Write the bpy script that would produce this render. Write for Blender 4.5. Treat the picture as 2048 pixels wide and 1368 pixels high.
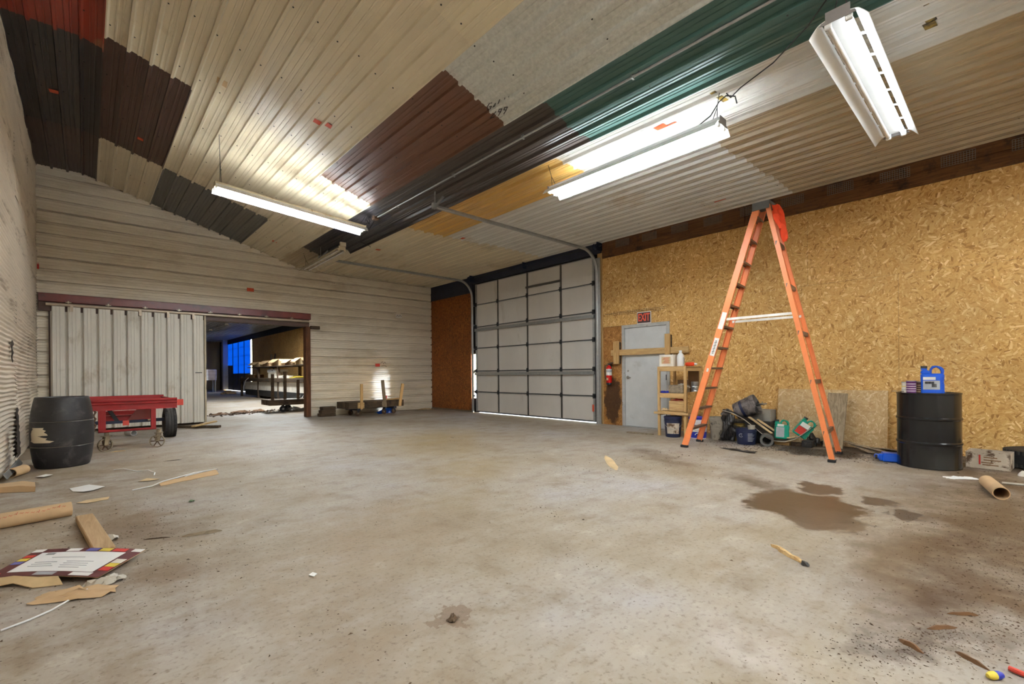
import bpy, bmesh, math, random
from mathutils import Vector, Matrix
PI = math.pi
for _o in list(bpy.data.objects): bpy.data.objects.remove(_o)
S = bpy.context.scene
COL = S.collection
RND = random.Random(7)

# ------------------------------------------------------------------ camera
cd = bpy.data.cameras.new('camera'); cam = bpy.data.objects.new('camera', cd); COL.objects.link(cam)
cd.sensor_width = 36.0; cd.lens = 36.0 * 925.5 / 2048.0
cd.shift_y = 63.4 / 2048.0
cd.clip_start = 0.05; cd.clip_end = 300
YAW = math.radians(42.66); ROLL = math.radians(-0.497)
_f = Vector((math.sin(YAW), math.cos(YAW), 0)); _r = Vector((math.cos(YAW), -math.sin(YAW), 0)); _u = Vector((0, 0, 1))
_R = _r * math.cos(ROLL) + _u * math.sin(ROLL); _U = -_r * math.sin(ROLL) + _u * math.cos(ROLL)
cam.matrix_world = Matrix(((_R.x, _U.x, -_f.x, 0), (_R.y, _U.y, -_f.y, 0), (_R.z, _U.z, -_f.z, 1.15), (0, 0, 0, 1)))
S.camera = cam

# ------------------------------------------------------------------ sky, sun, exposure
W = bpy.data.worlds.new('sky'); S.world = W; W.use_nodes = True
wn = W.node_tree; bg = wn.nodes['Background']
sky = wn.nodes.new('ShaderNodeTexSky'); sky.sky_type = 'NISHITA'; sky.sun_disc = False
sky.sun_elevation = math.radians(16); sky.sun_rotation = math.radians(138)
wn.links.new(sky.outputs[0], bg.inputs[0]); bg.inputs[1].default_value = 2.0
sd = bpy.data.lights.new('sun', 'SUN'); sd.energy = 20.0; sd.angle = math.radians(9); sd.color = (0.66, 0.80, 1.0)
sun = bpy.data.objects.new('sun', sd); COL.objects.link(sun)
sun.rotation_euler = Vector((-2.0, 2.45, -0.62)).to_track_quat('-Z', 'Y').to_euler(); sun.location = (20, -10, 9)
S.view_settings.view_transform = 'Standard'; S.view_settings.look = 'None'
S.view_settings.exposure = 0.9; S.view_settings.gamma = 1.0; S.view_settings.use_curve_mapping = False
TUBES = dict(tube_lit=70., tube_slope=92., tube_near=5., tube_rear_fill=100., tube_bay_fill=260.)   # radiance of lit tubes: tuned per fixture to balance the brightness

# ------------------------------------------------------------------ room numbers (metres)
XL, XR, YB, YF, YFAR = -0.72, 8.58, 13.30, -5.0, 46.5
ZC, ZH = 4.11, 5.46

# ------------------------------------------------------------------ materials
MATS = {}
def _nt(name):
    m = bpy.data.materials.new(name); m.use_nodes = True
    return m, m.node_tree.nodes, m.node_tree.links, m.node_tree.nodes['Principled BSDF']
def lin(c):
    return tuple(((x / 255.0) / 12.92 if x / 255.0 <= .04045 else ((x / 255.0 + .055) / 1.055) ** 2.4) for x in c) + (1.0,)
def noise(N, L, vec, scale, detail=4, rough=.55, dist=0):
    n = N.new('ShaderNodeTexNoise'); n.inputs['Scale'].default_value = scale; n.inputs['Detail'].default_value = detail
    n.inputs['Roughness'].default_value = rough; n.inputs['Distortion'].default_value = dist
    L.new(vec, n.inputs['Vector']); return n.outputs['Fac']
def ramp(N, L, fac, stops):
    r = N.new('ShaderNodeValToRGB'); e = r.color_ramp.elements
    while len(e) < len(stops): e.new(.5)
    for i, (p, c) in enumerate(stops):
        e[i].position = p; e[i].color = c if len(c) == 4 else tuple(c) + (1,)
    L.new(fac, r.inputs[0]); return r.outputs[0]
def mrange(N, L, fac, a, b, c=0., d=1.):
    r = N.new('ShaderNodeMapRange'); r.inputs[1].default_value = a; r.inputs[2].default_value = b
    r.inputs[3].default_value = c; r.inputs[4].default_value = d; L.new(fac, r.inputs[0]); return r.outputs[0]
def mix(N, L, fac, a, b, mode='MIX'):
    m = N.new('ShaderNodeMix'); m.data_type = 'RGBA'; m.blend_type = mode
    for s, v in ((0, fac), (6, a), (7, b)):
        if hasattr(v, 'is_output'): L.new(v, m.inputs[s])
        else: m.inputs[s].default_value = v
    return m.outputs[2]
def math_(N, L, op, a, b=0.):
    m = N.new('ShaderNodeMath'); m.operation = op
    for s, v in ((0, a), (1, b)):
        if hasattr(v, 'is_output'): L.new(v, m.inputs[s])
        else: m.inputs[s].default_value = v
    return m.outputs[0]
def coords(N, L, stretch=(1, 1, 1), rot=(0, 0, 0), loc=(0, 0, 0)):
    t = N.new('ShaderNodeTexCoord'); mp = N.new('ShaderNodeMapping')
    mp.inputs['Scale'].default_value = stretch; mp.inputs['Rotation'].default_value = rot; mp.inputs['Location'].default_value = loc
    L.new(t.outputs['Object'], mp.inputs[0]); return mp.outputs[0]
def bumpit(N, L, B, h, strength, dist=.01):
    b = N.new('ShaderNodeBump'); b.inputs['Strength'].default_value = strength; b.inputs['Distance'].default_value = dist
    L.new(h, b.inputs['Height']); L.new(b.outputs[0], B.inputs['Normal'])
def mk(name, c, rough=.6, metal=0., var=.18, vs=5., c2=None, thr=(.56, .68), c2s=3., stretch=(1, 1, 1), bump=0., bs=40., spec=.5, dist=.0):
    """generic worn surface: base colour, tone variation, optional second colour in patches, fine relief"""
    m, N, L, B = _nt(name); v = coords(N, L, stretch)
    base = lin(c) if max(c) > 1.01 else tuple(c) + (1,)
    f = noise(N, L, v, vs, 5, .6, dist)
    g = mrange(N, L, f, .3, .7, 1 - var, 1 + var)
    cc = N.new('ShaderNodeCombineColor')
    for i in range(3): L.new(g, cc.inputs[i])
    out = mix(N, L, 1.0, base, cc.outputs[0], 'MULTIPLY')
    if c2:
        k = mrange(N, L, noise(N, L, v, c2s, 6, .65, .4), thr[0], thr[1])
        out = mix(N, L, k, out, lin(c2))
    L.new(out, B.inputs['Base Color']); B.inputs['Roughness'].default_value = rough; B.inputs['Metallic'].default_value = metal
    B.inputs['Specular IOR Level'].default_value = spec
    if bump: bumpit(N, L, B, noise(N, L, v, bs, 4), bump)
    MATS[name] = m; return m
def mk_emit(name, c, s):
    m, N, L, B = _nt(name); B.inputs['Base Color'].default_value = tuple(c) + (1,)
    B.inputs['Emission Color'].default_value = tuple(c) + (1,); B.inputs['Emission Strength'].default_value = s
    MATS[name] = m; return m
def mk_osb(name, tones, tint=(1, 1, 1), stain=None):
    """pressed wood strands: three layers of long thin cells at different angles"""
    m, N, L, B = _nt(name); t = N.new('ShaderNodeTexCoord'); out = None; hs = []; n = len(tones); stops = [(i / (n - 1), lin(x)) for i, x in enumerate(tones)]
    for li, (cell, off, along, across) in enumerate(((13., 0., 13., 52.), (17., 5.3, 17., 64.), (11., 9.1, 11., 46.))):
        mp = N.new('ShaderNodeMapping'); mp.inputs['Location'].default_value = (off * .37, off, off * 1.7); L.new(t.outputs['Object'], mp.inputs[0])
        vc = N.new('ShaderNodeTexVoronoi'); vc.inputs['Scale'].default_value = cell; vc.inputs['Randomness'].default_value = 1.; L.new(mp.outputs[0], vc.inputs['Vector'])
        sc = N.new('ShaderNodeSeparateColor'); L.new(vc.outputs['Color'], sc.inputs[0])
        vr = N.new('ShaderNodeVectorRotate'); vr.rotation_type = 'X_AXIS'; L.new(mp.outputs[0], vr.inputs['Vector']); L.new(math_(N, L, 'MULTIPLY', sc.outputs[0], 3.1416), vr.inputs['Angle'])
        mq = N.new('ShaderNodeMapping'); mq.inputs['Scale'].default_value = (2., along, across); L.new(vr.outputs[0], mq.inputs[0])
        vo = N.new('ShaderNodeTexVoronoi'); vo.inputs['Scale'].default_value = 1.; vo.inputs['Randomness'].default_value = 1.; L.new(mq.outputs[0], vo.inputs['Vector'])
        sp = N.new('ShaderNodeSeparateColor'); L.new(vo.outputs['Color'], sp.inputs[0]); hs.append(sp.outputs[0])
        c = ramp(N, L, sp.outputs[0], stops)
        out = c if out is None else mix(N, L, mrange(N, L, sp.outputs[1], .50, .56), out, c)
    big = noise(N, L, t.outputs['Object'], 1.1, 4); g = mrange(N, L, big, .3, .7, .86, 1.12)
    cc = N.new('ShaderNodeCombineColor')
    for i in range(3): L.new(math_(N, L, 'MULTIPLY', g, tint[i]), cc.inputs[i])
    out = mix(N, L, 1., out, cc.outputs[0], 'MULTIPLY')
    if stain:   # a soaked-in spill with a shape of its own: y, z, ry, rz
        y, z, ry, rz, sc = stain
        mp = N.new('ShaderNodeMapping'); mp.inputs['Location'].default_value = (0, -y / ry, -z / rz); mp.inputs['Scale'].default_value = (0, 1 / ry, 1 / rz); L.new(t.outputs['Object'], mp.inputs[0])
        ln = N.new('ShaderNodeVectorMath'); ln.operation = 'LENGTH'; L.new(mp.outputs[0], ln.inputs[0])
        d = math_(N, L, 'ADD', ln.outputs['Value'], mrange(N, L, noise(N, L, t.outputs['Object'], 6, 5), .3, .7, -.18, .18))
        k = mrange(N, L, d, .92, 1.08, .9, 0.)
        out = mix(N, L, k, out, lin(sc))
    L.new(out, B.inputs['Base Color']); B.inputs['Roughness'].default_value = .62; B.inputs['Specular IOR Level'].default_value = .3
    bumpit(N, L, B, hs[0], .25, .002); MATS[name] = m; return m
def mk_wood(name, c, c2, rough=.75, axis=0, var=.3, dirt=None):
    """sawn lumber, grain along one local axis"""
    m, N, L, B = _nt(name); st = [9, 9, 9]; st[axis] = .7; v = coords(N, L, st)
    f = noise(N, L, v, 3.0, 6, .65, 1.2); out = ramp(N, L, f, [(.32, lin(c2)), (.62, lin(c))])
    if dirt:
        k = mrange(N, L, noise(N, L, coords(N, L), 4, 6, .7), .52, .66); out = mix(N, L, k, out, lin(dirt))
    L.new(out, B.inputs['Base Color']); B.inputs['Roughness'].default_value = rough; B.inputs['Specular IOR Level'].default_value = .25
    bumpit(N, L, B, f, .2, .003); MATS[name] = m; return m
def mk_floor():
    m, N, L, B = _nt('concrete'); v = coords(N, L)
    n1 = noise(N, L, v, .55, 6, .6); n2 = noise(N, L, v, 3.2, 8, .68); n3 = noise(N, L, v, 38, 4, .6)
    out = ramp(N, L, n1, [(.28, lin((140, 122, 98))), (.44, lin((160, 147, 129))), (.58, lin((168, 159, 149))), (.72, lin((173, 168, 168)))])
    # trodden streaks
    vs = coords(N, L, (1.2, 5.5, 1), (0, 0, .72)); st = noise(N, L, vs, 1.6, 6, .66, .5)
    out = mix(N, L, mrange(N, L, st, .46, .74, 0, .34), out, lin((136, 118, 92)))
    out = mix(N, L, mrange(N, L, n2, .50, .70, 0, .62), out, lin((122, 102, 76)))
    out = mix(N, L, mrange(N, L, n2, .30, .42, .30, 0), out, lin((206, 198, 186)))
    sep = N.new('ShaderNodeSeparateXYZ'); tc = N.new('ShaderNodeTexCoord'); L.new(tc.outputs['Object'], sep.inputs[0])
    # loose brown dirt gathered along the right part of the slab and by the left wall
    dn = noise(N, L, v, 1.7, 8, .72)
    right = math_(N, L, 'MULTIPLY', mrange(N, L, sep.outputs[1], 1.2, 0.35), mrange(N, L, sep.outputs[0], 2.2, 3.3))
    k = math_(N, L, 'MULTIPLY', right, mrange(N, L, dn, .36, .56, .25, .95))
    out = mix(N, L, k, out, lin((90, 68, 43)))
    left = math_(N, L, 'MULTIPLY', mrange(N, L, sep.outputs[0], 1.4, -.2), mrange(N, L, sep.outputs[1], 12, 8))
    k = math_(N, L, 'MULTIPLY', left, mrange(N, L, dn, .44, .6, 0, .6)); out = mix(N, L, k, out, lin((118, 96, 70)))
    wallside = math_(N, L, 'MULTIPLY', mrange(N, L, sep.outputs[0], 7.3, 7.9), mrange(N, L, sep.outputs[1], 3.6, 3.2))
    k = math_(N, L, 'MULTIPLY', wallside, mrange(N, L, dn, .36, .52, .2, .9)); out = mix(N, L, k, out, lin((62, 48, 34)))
    # spills: x, y, rx, ry, turn, colour, strength
    wob = N.new('ShaderNodeTexNoise'); wob.inputs['Scale'].default_value = 4.2; wob.inputs['Detail'].default_value = 7; wob.inputs['Roughness'].default_value = .65; L.new(v, wob.inputs[0])
    wv = N.new('ShaderNodeVectorMath'); wv.operation = 'MULTIPLY_ADD'; L.new(wob.outputs['Color'], wv.inputs[0]); wv.inputs[1].default_value = (.62, .62, 0)
    sb = N.new('ShaderNodeVectorMath'); sb.operation = 'SUBTRACT'; L.new(v, sb.inputs[0]); sb.inputs[1].default_value = (.31, .31, 0); L.new(sb.outputs[0], wv.inputs[2])
    wet = None
    for x, y, rx, ry, a, c, s in (
            (4.52, 1.22, .52, .44, .5, (78, 58, 38), .94), (5.28, 1.30, .26, .20, .4, (76, 58, 42), .9), (4.20, .98, .34, .28, .2, (92, 76, 60), .86),
            (5.02, 1.70, .60, .20, .9, (88, 68, 48), .78), (5.12, .82, .16, .11, .3, (74, 58, 44), .85), (4.78, .62, .17, .12, .2, (70, 56, 44), .85), (4.02, .88, .09, .06, 0, (96, 80, 64), .8),
            (5.90, 3.55, .55, .22, .9, (92, 72, 50), .75), (5.45, 2.9, .6, .24, .95, (104, 84, 60), .7), (6.3, 2.3, .5, .2, 1.0, (118, 98, 70), .6),
            (7.6, 1.9, .35, .55, 0, (34, 28, 24), .85), (1.28, 1.80, .10, .07, 0, (122, 102, 84), .8), (2.02, .74, .13, .30, -.7, (188, 178, 170), .5),
            (.25, 4.75, .35, .6, .2, (120, 98, 72), .7), (.42, 4.3, .25, .3, 0, (104, 82, 58), .7), (.25, 3.35, .35, .25, 0, (116, 92, 64), .6),
            (2.62, .24, .42, .09, -.55, (58, 40, 28), .78), (3.2, .25, .7, .16, -.2, (70, 50, 32), .75), (4.3, .1, 1.0, .40, -.1, (76, 56, 36), .78), (5.6, .1, .9, .5, .1, (92, 72, 48), .7), (3.6, .55, .5, .14, .3, (96, 76, 52), .6), (1.5, 3.2, 1.2, .5, .8, (142, 118, 88), .5), (.9, 1.9, .8, .35, .9, (140, 120, 94), .5), (3.4, 4.6, 1.6, .5, .9, (150, 128, 88), .5), (4.9, 7.2, 2.2, .8, .7, (158, 136, 92), .5),
            (6.6, 12.3, 1.5, .55, .2, (104, 90, 72), .75), (3.6, 16.2, 1.6, .3, .4, (92, 66, 36), .8), (7.9, 11.6, .5, 1.6, 0, (120, 106, 88), .6)):
        q = N.new('ShaderNodeMapping'); q.vector_type = 'TEXTURE'; q.inputs['Location'].default_value = (x, y, 0); q.inputs['Rotation'].default_value = (0, 0, a); q.inputs['Scale'].default_value = (rx, ry, 1)
        L.new(wv.outputs[0], q.inputs[0]); ln = N.new('ShaderNodeVectorMath'); ln.operation = 'LENGTH'; L.new(q.outputs[0], ln.inputs[0])
        k = mrange(N, L, ln.outputs['Value'], .90, 1.06, s, 0.) if s > .79 else math_(N, L, 'MULTIPLY', mrange(N, L, ln.outputs['Value'], .25, 1.35, s * 1.25, 0.), mrange(N, L, dn, .34, .60, .25, 1.)); out = mix(N, L, k, out, lin(c))
        if s > .84: wet = k if wet is None else math_(N, L, 'MAXIMUM', wet, k)
    # fine grain and specks
    out = mix(N, L, mrange(N, L, n3, .54, .70, 0, .5), out, lin((92, 76, 58)))
    vo = N.new('ShaderNodeTexVoronoi'); vo.inputs['Scale'].default_value = 14; L.new(v, vo.inputs['Vector'])
    sk = mrange(N, L, vo.outputs['Distance'], .05, .09, .7, 0.); sk = math_(N, L, 'MULTIPLY', sk, mrange(N, L, dn, .5, .6))
    out = mix(N, L, sk, out, lin((72, 56, 42)))
    L.new(out, B.inputs['Base Color']); B.inputs['Specular IOR Level'].default_value = .35
    L.new(mrange(N, L, wet, 0, 1, .62, .38), B.inputs['Roughness'])
    bumpit(N, L, B, math_(N, L, 'ADD', n2, math_(N, L, 'MULTIPLY', n3, .35)), .22, .012); MATS['concrete'] = m
mk_floor()
OSB_T = [(154, 108, 52), (192, 146, 80), (206, 162, 96), (184, 136, 70), (214, 174, 110), (200, 154, 88), (206, 164, 100), (234, 202, 146)]
mk_osb('osb', OSB_T); mk_osb('osb_rust', [(96, 48, 18), (140, 78, 30), (118, 62, 22), (158, 96, 40), (84, 42, 18)])
mk_osb('osb_spill', [(120, 78, 34), (168, 118, 60), (148, 98, 46), (186, 138, 80)], stain=(6.03, .55, .22, .52, (58, 34, 20)))
mk_osb('osb_grey', [(172, 138, 92), (198, 168, 122), (182, 148, 100), (214, 190, 150)])
PAINTS = dict(cream=(214, 200, 172), white=(212, 208, 200), buff=(220, 206, 176), red=(140, 46, 28), black=(50, 42, 40), umber=(70, 50, 44), brown=(72, 46, 36), tobacco=(104, 66, 44),
              slate=(96, 92, 86), charcoal=(74, 64, 58), pitch=(50, 46, 48), green=(70, 100, 92), gold=(206, 164, 92), ochre=(200, 172, 120), tan=(178, 160, 130))
for k_, c_ in PAINTS.items():
    dark = max(c_) < 125
    mk('sheet_' + k_, c_, rough=.34 if not dark else .38, var=.07, vs=1.2, c2=None if dark else (168, 144, 104), thr=(.58, .82), c2s=1.3, stretch=(1., .6, 1.), spec=.5)
mk('sheet_galvanised', (204, 203, 195), rough=.36, metal=.3, var=.14, vs=26)
mk('siding', (226, 215, 195), rough=.42, var=.06, vs=1.0, c2=(182, 164, 134), thr=(.5, .85), c2s=1.2, stretch=(.6, 1, 1.4))
mk('door_sheet', (222, 216, 204), rough=.42, var=.07, vs=1.5, c2=(170, 154, 128), thr=(.58, .82), c2s=2.0, stretch=(1.4, 1, .7))
mk('corrugated', (222, 208, 188), rough=.55, var=.10, vs=1.5, c2=(140, 116, 88), thr=(.55, .75), c2s=1.8, stretch=(1, .4, 2.6))
mk('dark_brown', (52, 40, 30), rough=.85)
mk('maroon', (108, 42, 38), rough=.3, var=.15, c2=(60, 36, 30), c2s=2); mk('brown_trim', (78, 52, 40), rough=.5); mk('rail_steel', (182, 166, 146), rough=.35, metal=.4)
mk_wood('beam_wood', (112, 74, 42), (70, 44, 24), axis=1, dirt=(52, 36, 26)); mk_wood('dark_lumber', (92, 74, 56), (52, 40, 30), axis=0, dirt=(44, 36, 30))
mk_wood('pine', (208, 172, 118), (172, 132, 80), axis=2); mk_wood('pine_x', (206, 174, 124), (172, 134, 84), axis=0); mk_wood('pine_y', (204, 170, 118), (168, 130, 80), axis=1)
mk_wood('grey_board', (150, 132, 106), (108, 90, 66), axis=2); mk_wood('grey_board_x', (148, 132, 110), (104, 90, 70), axis=0); mk_wood('door_post', (112, 72, 48), (66, 42, 30), axis=2)
mk('navy_timber', (44, 46, 60), rough=.7); mk('mesh_wire', (132, 128, 122), rough=.5, metal=.6)
mk('door_panel', (206, 200, 192), rough=.5, var=.05, vs=1.2, c2=(168, 156, 140), thr=(.6, .85), c2s=1.4, stretch=(1, 1.4, .6)); mk('door_steel', (92, 88, 82), rough=.45, metal=.4); mk('dark_steel', (52, 52, 54), rough=.5, metal=.4)
mk('galv', (166, 166, 164), rough=.38, metal=.6, var=.12, vs=20); mk('navy_steel', (34, 44, 66), rough=.5)
mk('grey_door', (200, 200, 198), rough=.45, var=.05, c2=(168, 164, 156), thr=(.62, .8), c2s=2); mk('door_frame', (176, 174, 170), rough=.5, c2=(96, 78, 62), thr=(.6, .7), c2s=5)
mk('chrome', (190, 190, 188), rough=.2, metal=.9); mk('black_rubber', (30, 30, 31), rough=.75, var=.25); mk('black_plastic', (40, 38, 40), rough=.45, var=.35, c2=(96, 90, 88), thr=(.54, .78), c2s=5)
mk('black_paint', (20, 20, 22), rough=.22, var=.2); mk('red_paint', (152, 22, 25), rough=.42, var=.15, c2=(112, 26, 24), thr=(.58, .74), c2s=4); mk('tab_red', (208, 74, 58), rough=.5)
mk('tread', (58, 55, 52), rough=.8, bump=.3); mk('caster_rim', (150, 136, 112), rough=.6, c2=(88, 64, 42), thr=(.5, .62), c2s=14); mk('rust', (92, 66, 46), rough=.7)
mk('orange_rail', (230, 132, 78), rough=.42, var=.10, vs=3); mk('step_alu', (132, 104, 84), rough=.5, metal=.25); mk('spreader_white', (228, 222, 212), rough=.4); mk('rag_orange', (230, 70, 24), rough=.8)
mk('label_white', (226, 222, 214), rough=.5, var=.05); mk('label_red', (196, 48, 36), rough=.5); mk('ink', (36, 32, 32), rough=.6); mk('sticker_orange', (206, 78, 40), rough=.55, var=.2, vs=30)
mk('exit_dark', (58, 20, 16), rough=.4); mk('exit_red', (240, 92, 62), rough=.45); mk('extinguisher_red', (206, 30, 26), rough=.25)
mk('cardboard', (194, 162, 122), rough=.8, var=.10); mk('cardboard_dark', (128, 96, 64), rough=.85); mk('carton_white', (222, 214, 200), rough=.7); mk('kraft', (206, 178, 134), rough=.75)
mk('carton_dirty', (198, 184, 164), rough=.8, c2=(92, 66, 44), thr=(.54, .64), c2s=9)
mk('white_plastic', (228, 228, 226), rough=.35, var=.05); mk('navy_plastic', (28, 36, 68), rough=.38, var=.15); mk('blue_plastic', (20, 84, 196), rough=.28, var=.1); mk('royal_plastic', (34, 48, 160), rough=.35)
mk('teal_plastic', (18, 152, 122), rough=.3, var=.1); mk('bucket_grey', (150, 140, 124), rough=.6, c2=(72, 62, 52), thr=(.52, .62), c2s=7); mk('tin', (176, 178, 178), rough=.3, metal=.7)
mk('bag_clear', (176, 168, 152), rough=.4); mk('sludge', (38, 34, 32), rough=.45, var=.5, vs=12, c2=(110, 104, 98), thr=(.6, .72), c2s=16, bump=.5, bs=24)
mk('dirty_bucket', (120, 112, 108), rough=.5, c2=(48, 44, 44), thr=(.46, .6), c2s=8); mk('liner_black', (28, 27, 27), rough=.4, var=.3); mk('liner_edge', (170, 162, 146), rough=.6)
mk('concrete_block', (148, 142, 132), rough=.85, bump=.3); mk('pvc_grey', (84, 82, 78), rough=.5); mk('purple', (92, 34, 98), rough=.35); mk('can_brown', (92, 52, 44), rough=.4); mk('yellow', (224, 200, 70), rough=.5); mk('yellow_dirty', (150, 122, 46), rough=.6, c2=(44, 38, 30), thr=(.46, .58), c2s=9)
mk_wood('plywood', (190, 160, 122), (166, 136, 98), axis=1); mk('paper', (232, 230, 226), rough=.7, var=.04); mk('print_maroon', (88, 30, 30), rough=.55); mk('print_blue', (96, 96, 168), rough=.55); mk('print_grey', (168, 168, 170), rough=.6)
mk('fixture_white', (228, 228, 226), rough=.35, var=.04); mk('fixture_dusty', (190, 176, 150), rough=.55, c2=(150, 120, 90), thr=(.58, .7), c2s=6); mk('fixture_grey', (118, 112, 108), rough=.6, bump=.2); mk('tube_off', (216, 212, 206), rough=.25)
for _k, _s in TUBES.items(): mk_emit(_k, (.86, .94, 1.0), _s)
mk('cable', (30, 28, 27), rough=.6); mk('leaf', (66, 92, 36), rough=.6); mk('grit', (84, 66, 48), rough=.9, var=.5, vs=3); mk('bark', (106, 74, 44), rough=.85)
mk('ground', (170, 166, 158), rough=.9); mk('backing', (120, 104, 84), rough=.8); mk('bay_door', (62, 66, 84), rough=.5); mk('tank_white', (196, 194, 196), rough=.5); mk('rag_grey', (150, 142, 128), rough=.85)

# ------------------------------------------------------------------ geometry helpers
def T(x=0, y=0, z=0): return Matrix.Translation((x, y, z))
def RZ(a): return Matrix.Rotation(a, 4, 'Z')
def RX(a): return Matrix.Rotation(a, 4, 'X')
def RY(a): return Matrix.Rotation(a, 4, 'Y')
def frame(z, x=None):
    """rotation whose Z axis is z"""
    z = Vector(z).normalized(); a = Vector(x) if x is not None else (Vector((1, 0, 0)) if abs(z.x) < .9 else Vector((0, 1, 0)))
    y = z.cross(a).normalized(); x = y.cross(z)
    return Matrix(((x.x, y.x, z.x, 0), (x.y, y.y, z.y, 0), (x.z, y.z, z.z, 0), (0, 0, 0, 1)))
class G:
    def __init__(s, M=None): s.v = []; s.f = []; s.mi = []; s.m = 0; s.M = M
    def add(s, vs, fs, M=None):
        o = len(s.v)
        for p in vs:
            p = Vector(p)
            if M is not None: p = M @ p
            if s.M is not None: p = s.M @ p
            s.v.append(tuple(p))
        for f in fs: s.f.append(tuple(i + o for i in f)); s.mi.append(s.m)
        return s
    def box(s, x0, x1, y0, y1, z0, z1, M=None):
        return s.add([(x0, y0, z0), (x1, y0, z0), (x1, y1, z0), (x0, y1, z0), (x0, y0, z1), (x1, y0, z1), (x1, y1, z1), (x0, y1, z1)],
                     [(0, 3, 2, 1), (4, 5, 6, 7), (0, 1, 5, 4), (1, 2, 6, 5), (2, 3, 7, 6), (3, 0, 4, 7)], M)
    def cbox(s, c, d, M=None):
        c = Vector(c); MM = T(*c) if M is None else T(*c) @ M
        return s.box(-d[0] / 2, d[0] / 2, -d[1] / 2, d[1] / 2, -d[2] / 2, d[2] / 2, MM)
    def bar(s, p, q, w, h, side=(0, 0, 1)):
        """rectangular bar from p to q: w across, h along 'side'"""
        p = Vector(p); q = Vector(q); z = (q - p); l = z.length; z.normalize(); y = Vector(side); y = (y - z * y.dot(z)).normalized(); x = y.cross(z)
        M = Matrix(((x.x, y.x, z.x, p.x), (x.y, y.y, z.y, p.y), (x.z, y.z, z.z, p.z), (0, 0, 0, 1)))
        return s.box(-w / 2, w / 2, -h / 2, h / 2, 0, l, M)
    def tube(s, pts, r, n=8, cap=True):
        pts = [Vector(p) for p in pts]; rs = r if isinstance(r, (list, tuple)) else [r] * len(pts); vs = []; fs = []; up = None
        for i, p in enumerate(pts):
            d = (pts[min(i + 1, len(pts) - 1)] - pts[max(i - 1, 0)]).normalized()
            if up is None: up = Vector((0, 0, 1)) if abs(d.z) < .9 else Vector((1, 0, 0))
            x = (up - d * up.dot(d)).normalized(); y = d.cross(x); up = x
            for k in range(n): a = 2 * PI * k / n; vs.append(p + (x * math.cos(a) + y * math.sin(a)) * rs[i])
        for i in range(len(pts) - 1):
            for k in range(n): a = i * n + k; b = i * n + (k + 1) % n; fs.append((a, b, b + n, a + n))
        if cap: fs.append(tuple(range(n - 1, -1, -1))); fs.append(tuple(range((len(pts) - 1) * n, len(pts) * n)))
        return s.add(vs, fs)
    def lathe(s, prof, n=24, M=None, cap=True):
        vs = []; fs = []
        for r, z in prof:
            for k in range(n): a = 2 * PI * k / n; vs.append((r * math.cos(a), r * math.sin(a), z))
        for i in range(len(prof) - 1):
            for k in range(n): a = i * n + k; b = i * n + (k + 1) % n; fs.append((a, b, b + n, a + n))
        if cap:
            if prof[0][0] > 1e-4: fs.append(tuple(range(n - 1, -1, -1)))
            if prof[-1][0] > 1e-4: fs.append(tuple(range((len(prof) - 1) * n, len(prof) * n)))
        return s.add(vs, fs, M)
    def prism(s, poly, h0, h1, M=None):
        n = len(poly); vs = [(x, y, h0) for x, y in poly] + [(x, y, h1) for x, y in poly]
        fs = [tuple(range(n - 1, -1, -1)), tuple(range(n, 2 * n))] + [(i, (i + 1) % n, n + (i + 1) % n, n + i) for i in range(n)]
        return s.add(vs, fs, M)
    def loft(s, rows, close=False):
        """skin between rows of points (all the same length)"""
        n = len(rows[0]); vs = [p for r in rows for p in r]; fs = []
        for i in range(len(rows) - 1):
            for k in range(n if close else n - 1): a = i * n + k; b = i * n + (k + 1) % n; fs.append((a, b, b + n, a + n))
        return s.add(vs, fs)
    def slab(s, rows, t):
        """a bent sheet of thickness t: grid of points pushed down by t"""
        nr = len(rows); n = len(rows[0]); o = [Vector(p) for r in rows for p in r]; vs = o + [p + Vector(t) for p in o]; N_ = nr * n; fs = []
        for i in range(nr - 1):
            for k in range(n - 1):
                a = i * n + k; fs.append((a, a + 1, a + n + 1, a + n)); fs.append((N_ + a, N_ + a + n, N_ + a + n + 1, N_ + a + 1))
        for k in range(n - 1):
            a = k; b = (nr - 1) * n + k; fs.append((a, N_ + a, N_ + a + 1, a + 1)); fs.append((b, b + 1, N_ + b + 1, N_ + b))
        for i in range(nr - 1):
            a = i * n; b = a + n - 1; fs.append((a, a + n, N_ + a + n, N_ + a)); fs.append((b, N_ + b, N_ + b + n, b + n))
        return s.add(vs, fs)
    def obj(s, name, mats, parent=None, world=False, smooth=True, ang=35, bev=0., cut=None):
        me = bpy.data.meshes.new(name); vs = s.v
        if world and parent is not None:
            iv = mat_of(parent).inverted(); vs = [tuple(iv @ Vector(p)) for p in vs]
        me.from_pydata(vs, [], s.f); me.polygons.foreach_set('material_index', s.mi)
        if isinstance(mats, str): mats = [mats]
        for m in mats: me.materials.append(MATS[m])
        if bev or cut:
            b = bmesh.new(); b.from_mesh(me)
            if bev:
                bmesh.ops.bevel(b, geom=[e for e in b.edges if len(e.link_faces) == 2 and e.calc_face_angle(0) > .6], offset=bev, segments=1, affect='EDGES', clamp_overlap=True)
            for co, no in (cut or []):
                bmesh.ops.bisect_plane(b, geom=b.verts[:] + b.edges[:] + b.faces[:], plane_co=co, plane_no=no, clear_outer=True)
            b.to_mesh(me); b.free()
        if smooth:
            me.polygons.foreach_set('use_smooth', [True] * len(me.polygons)); me.set_sharp_from_angle(angle=math.radians(ang))
        me.update(); o = bpy.data.objects.new(name, me); COL.objects.link(o)
        if parent is not None: o.parent = parent
        return o
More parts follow.
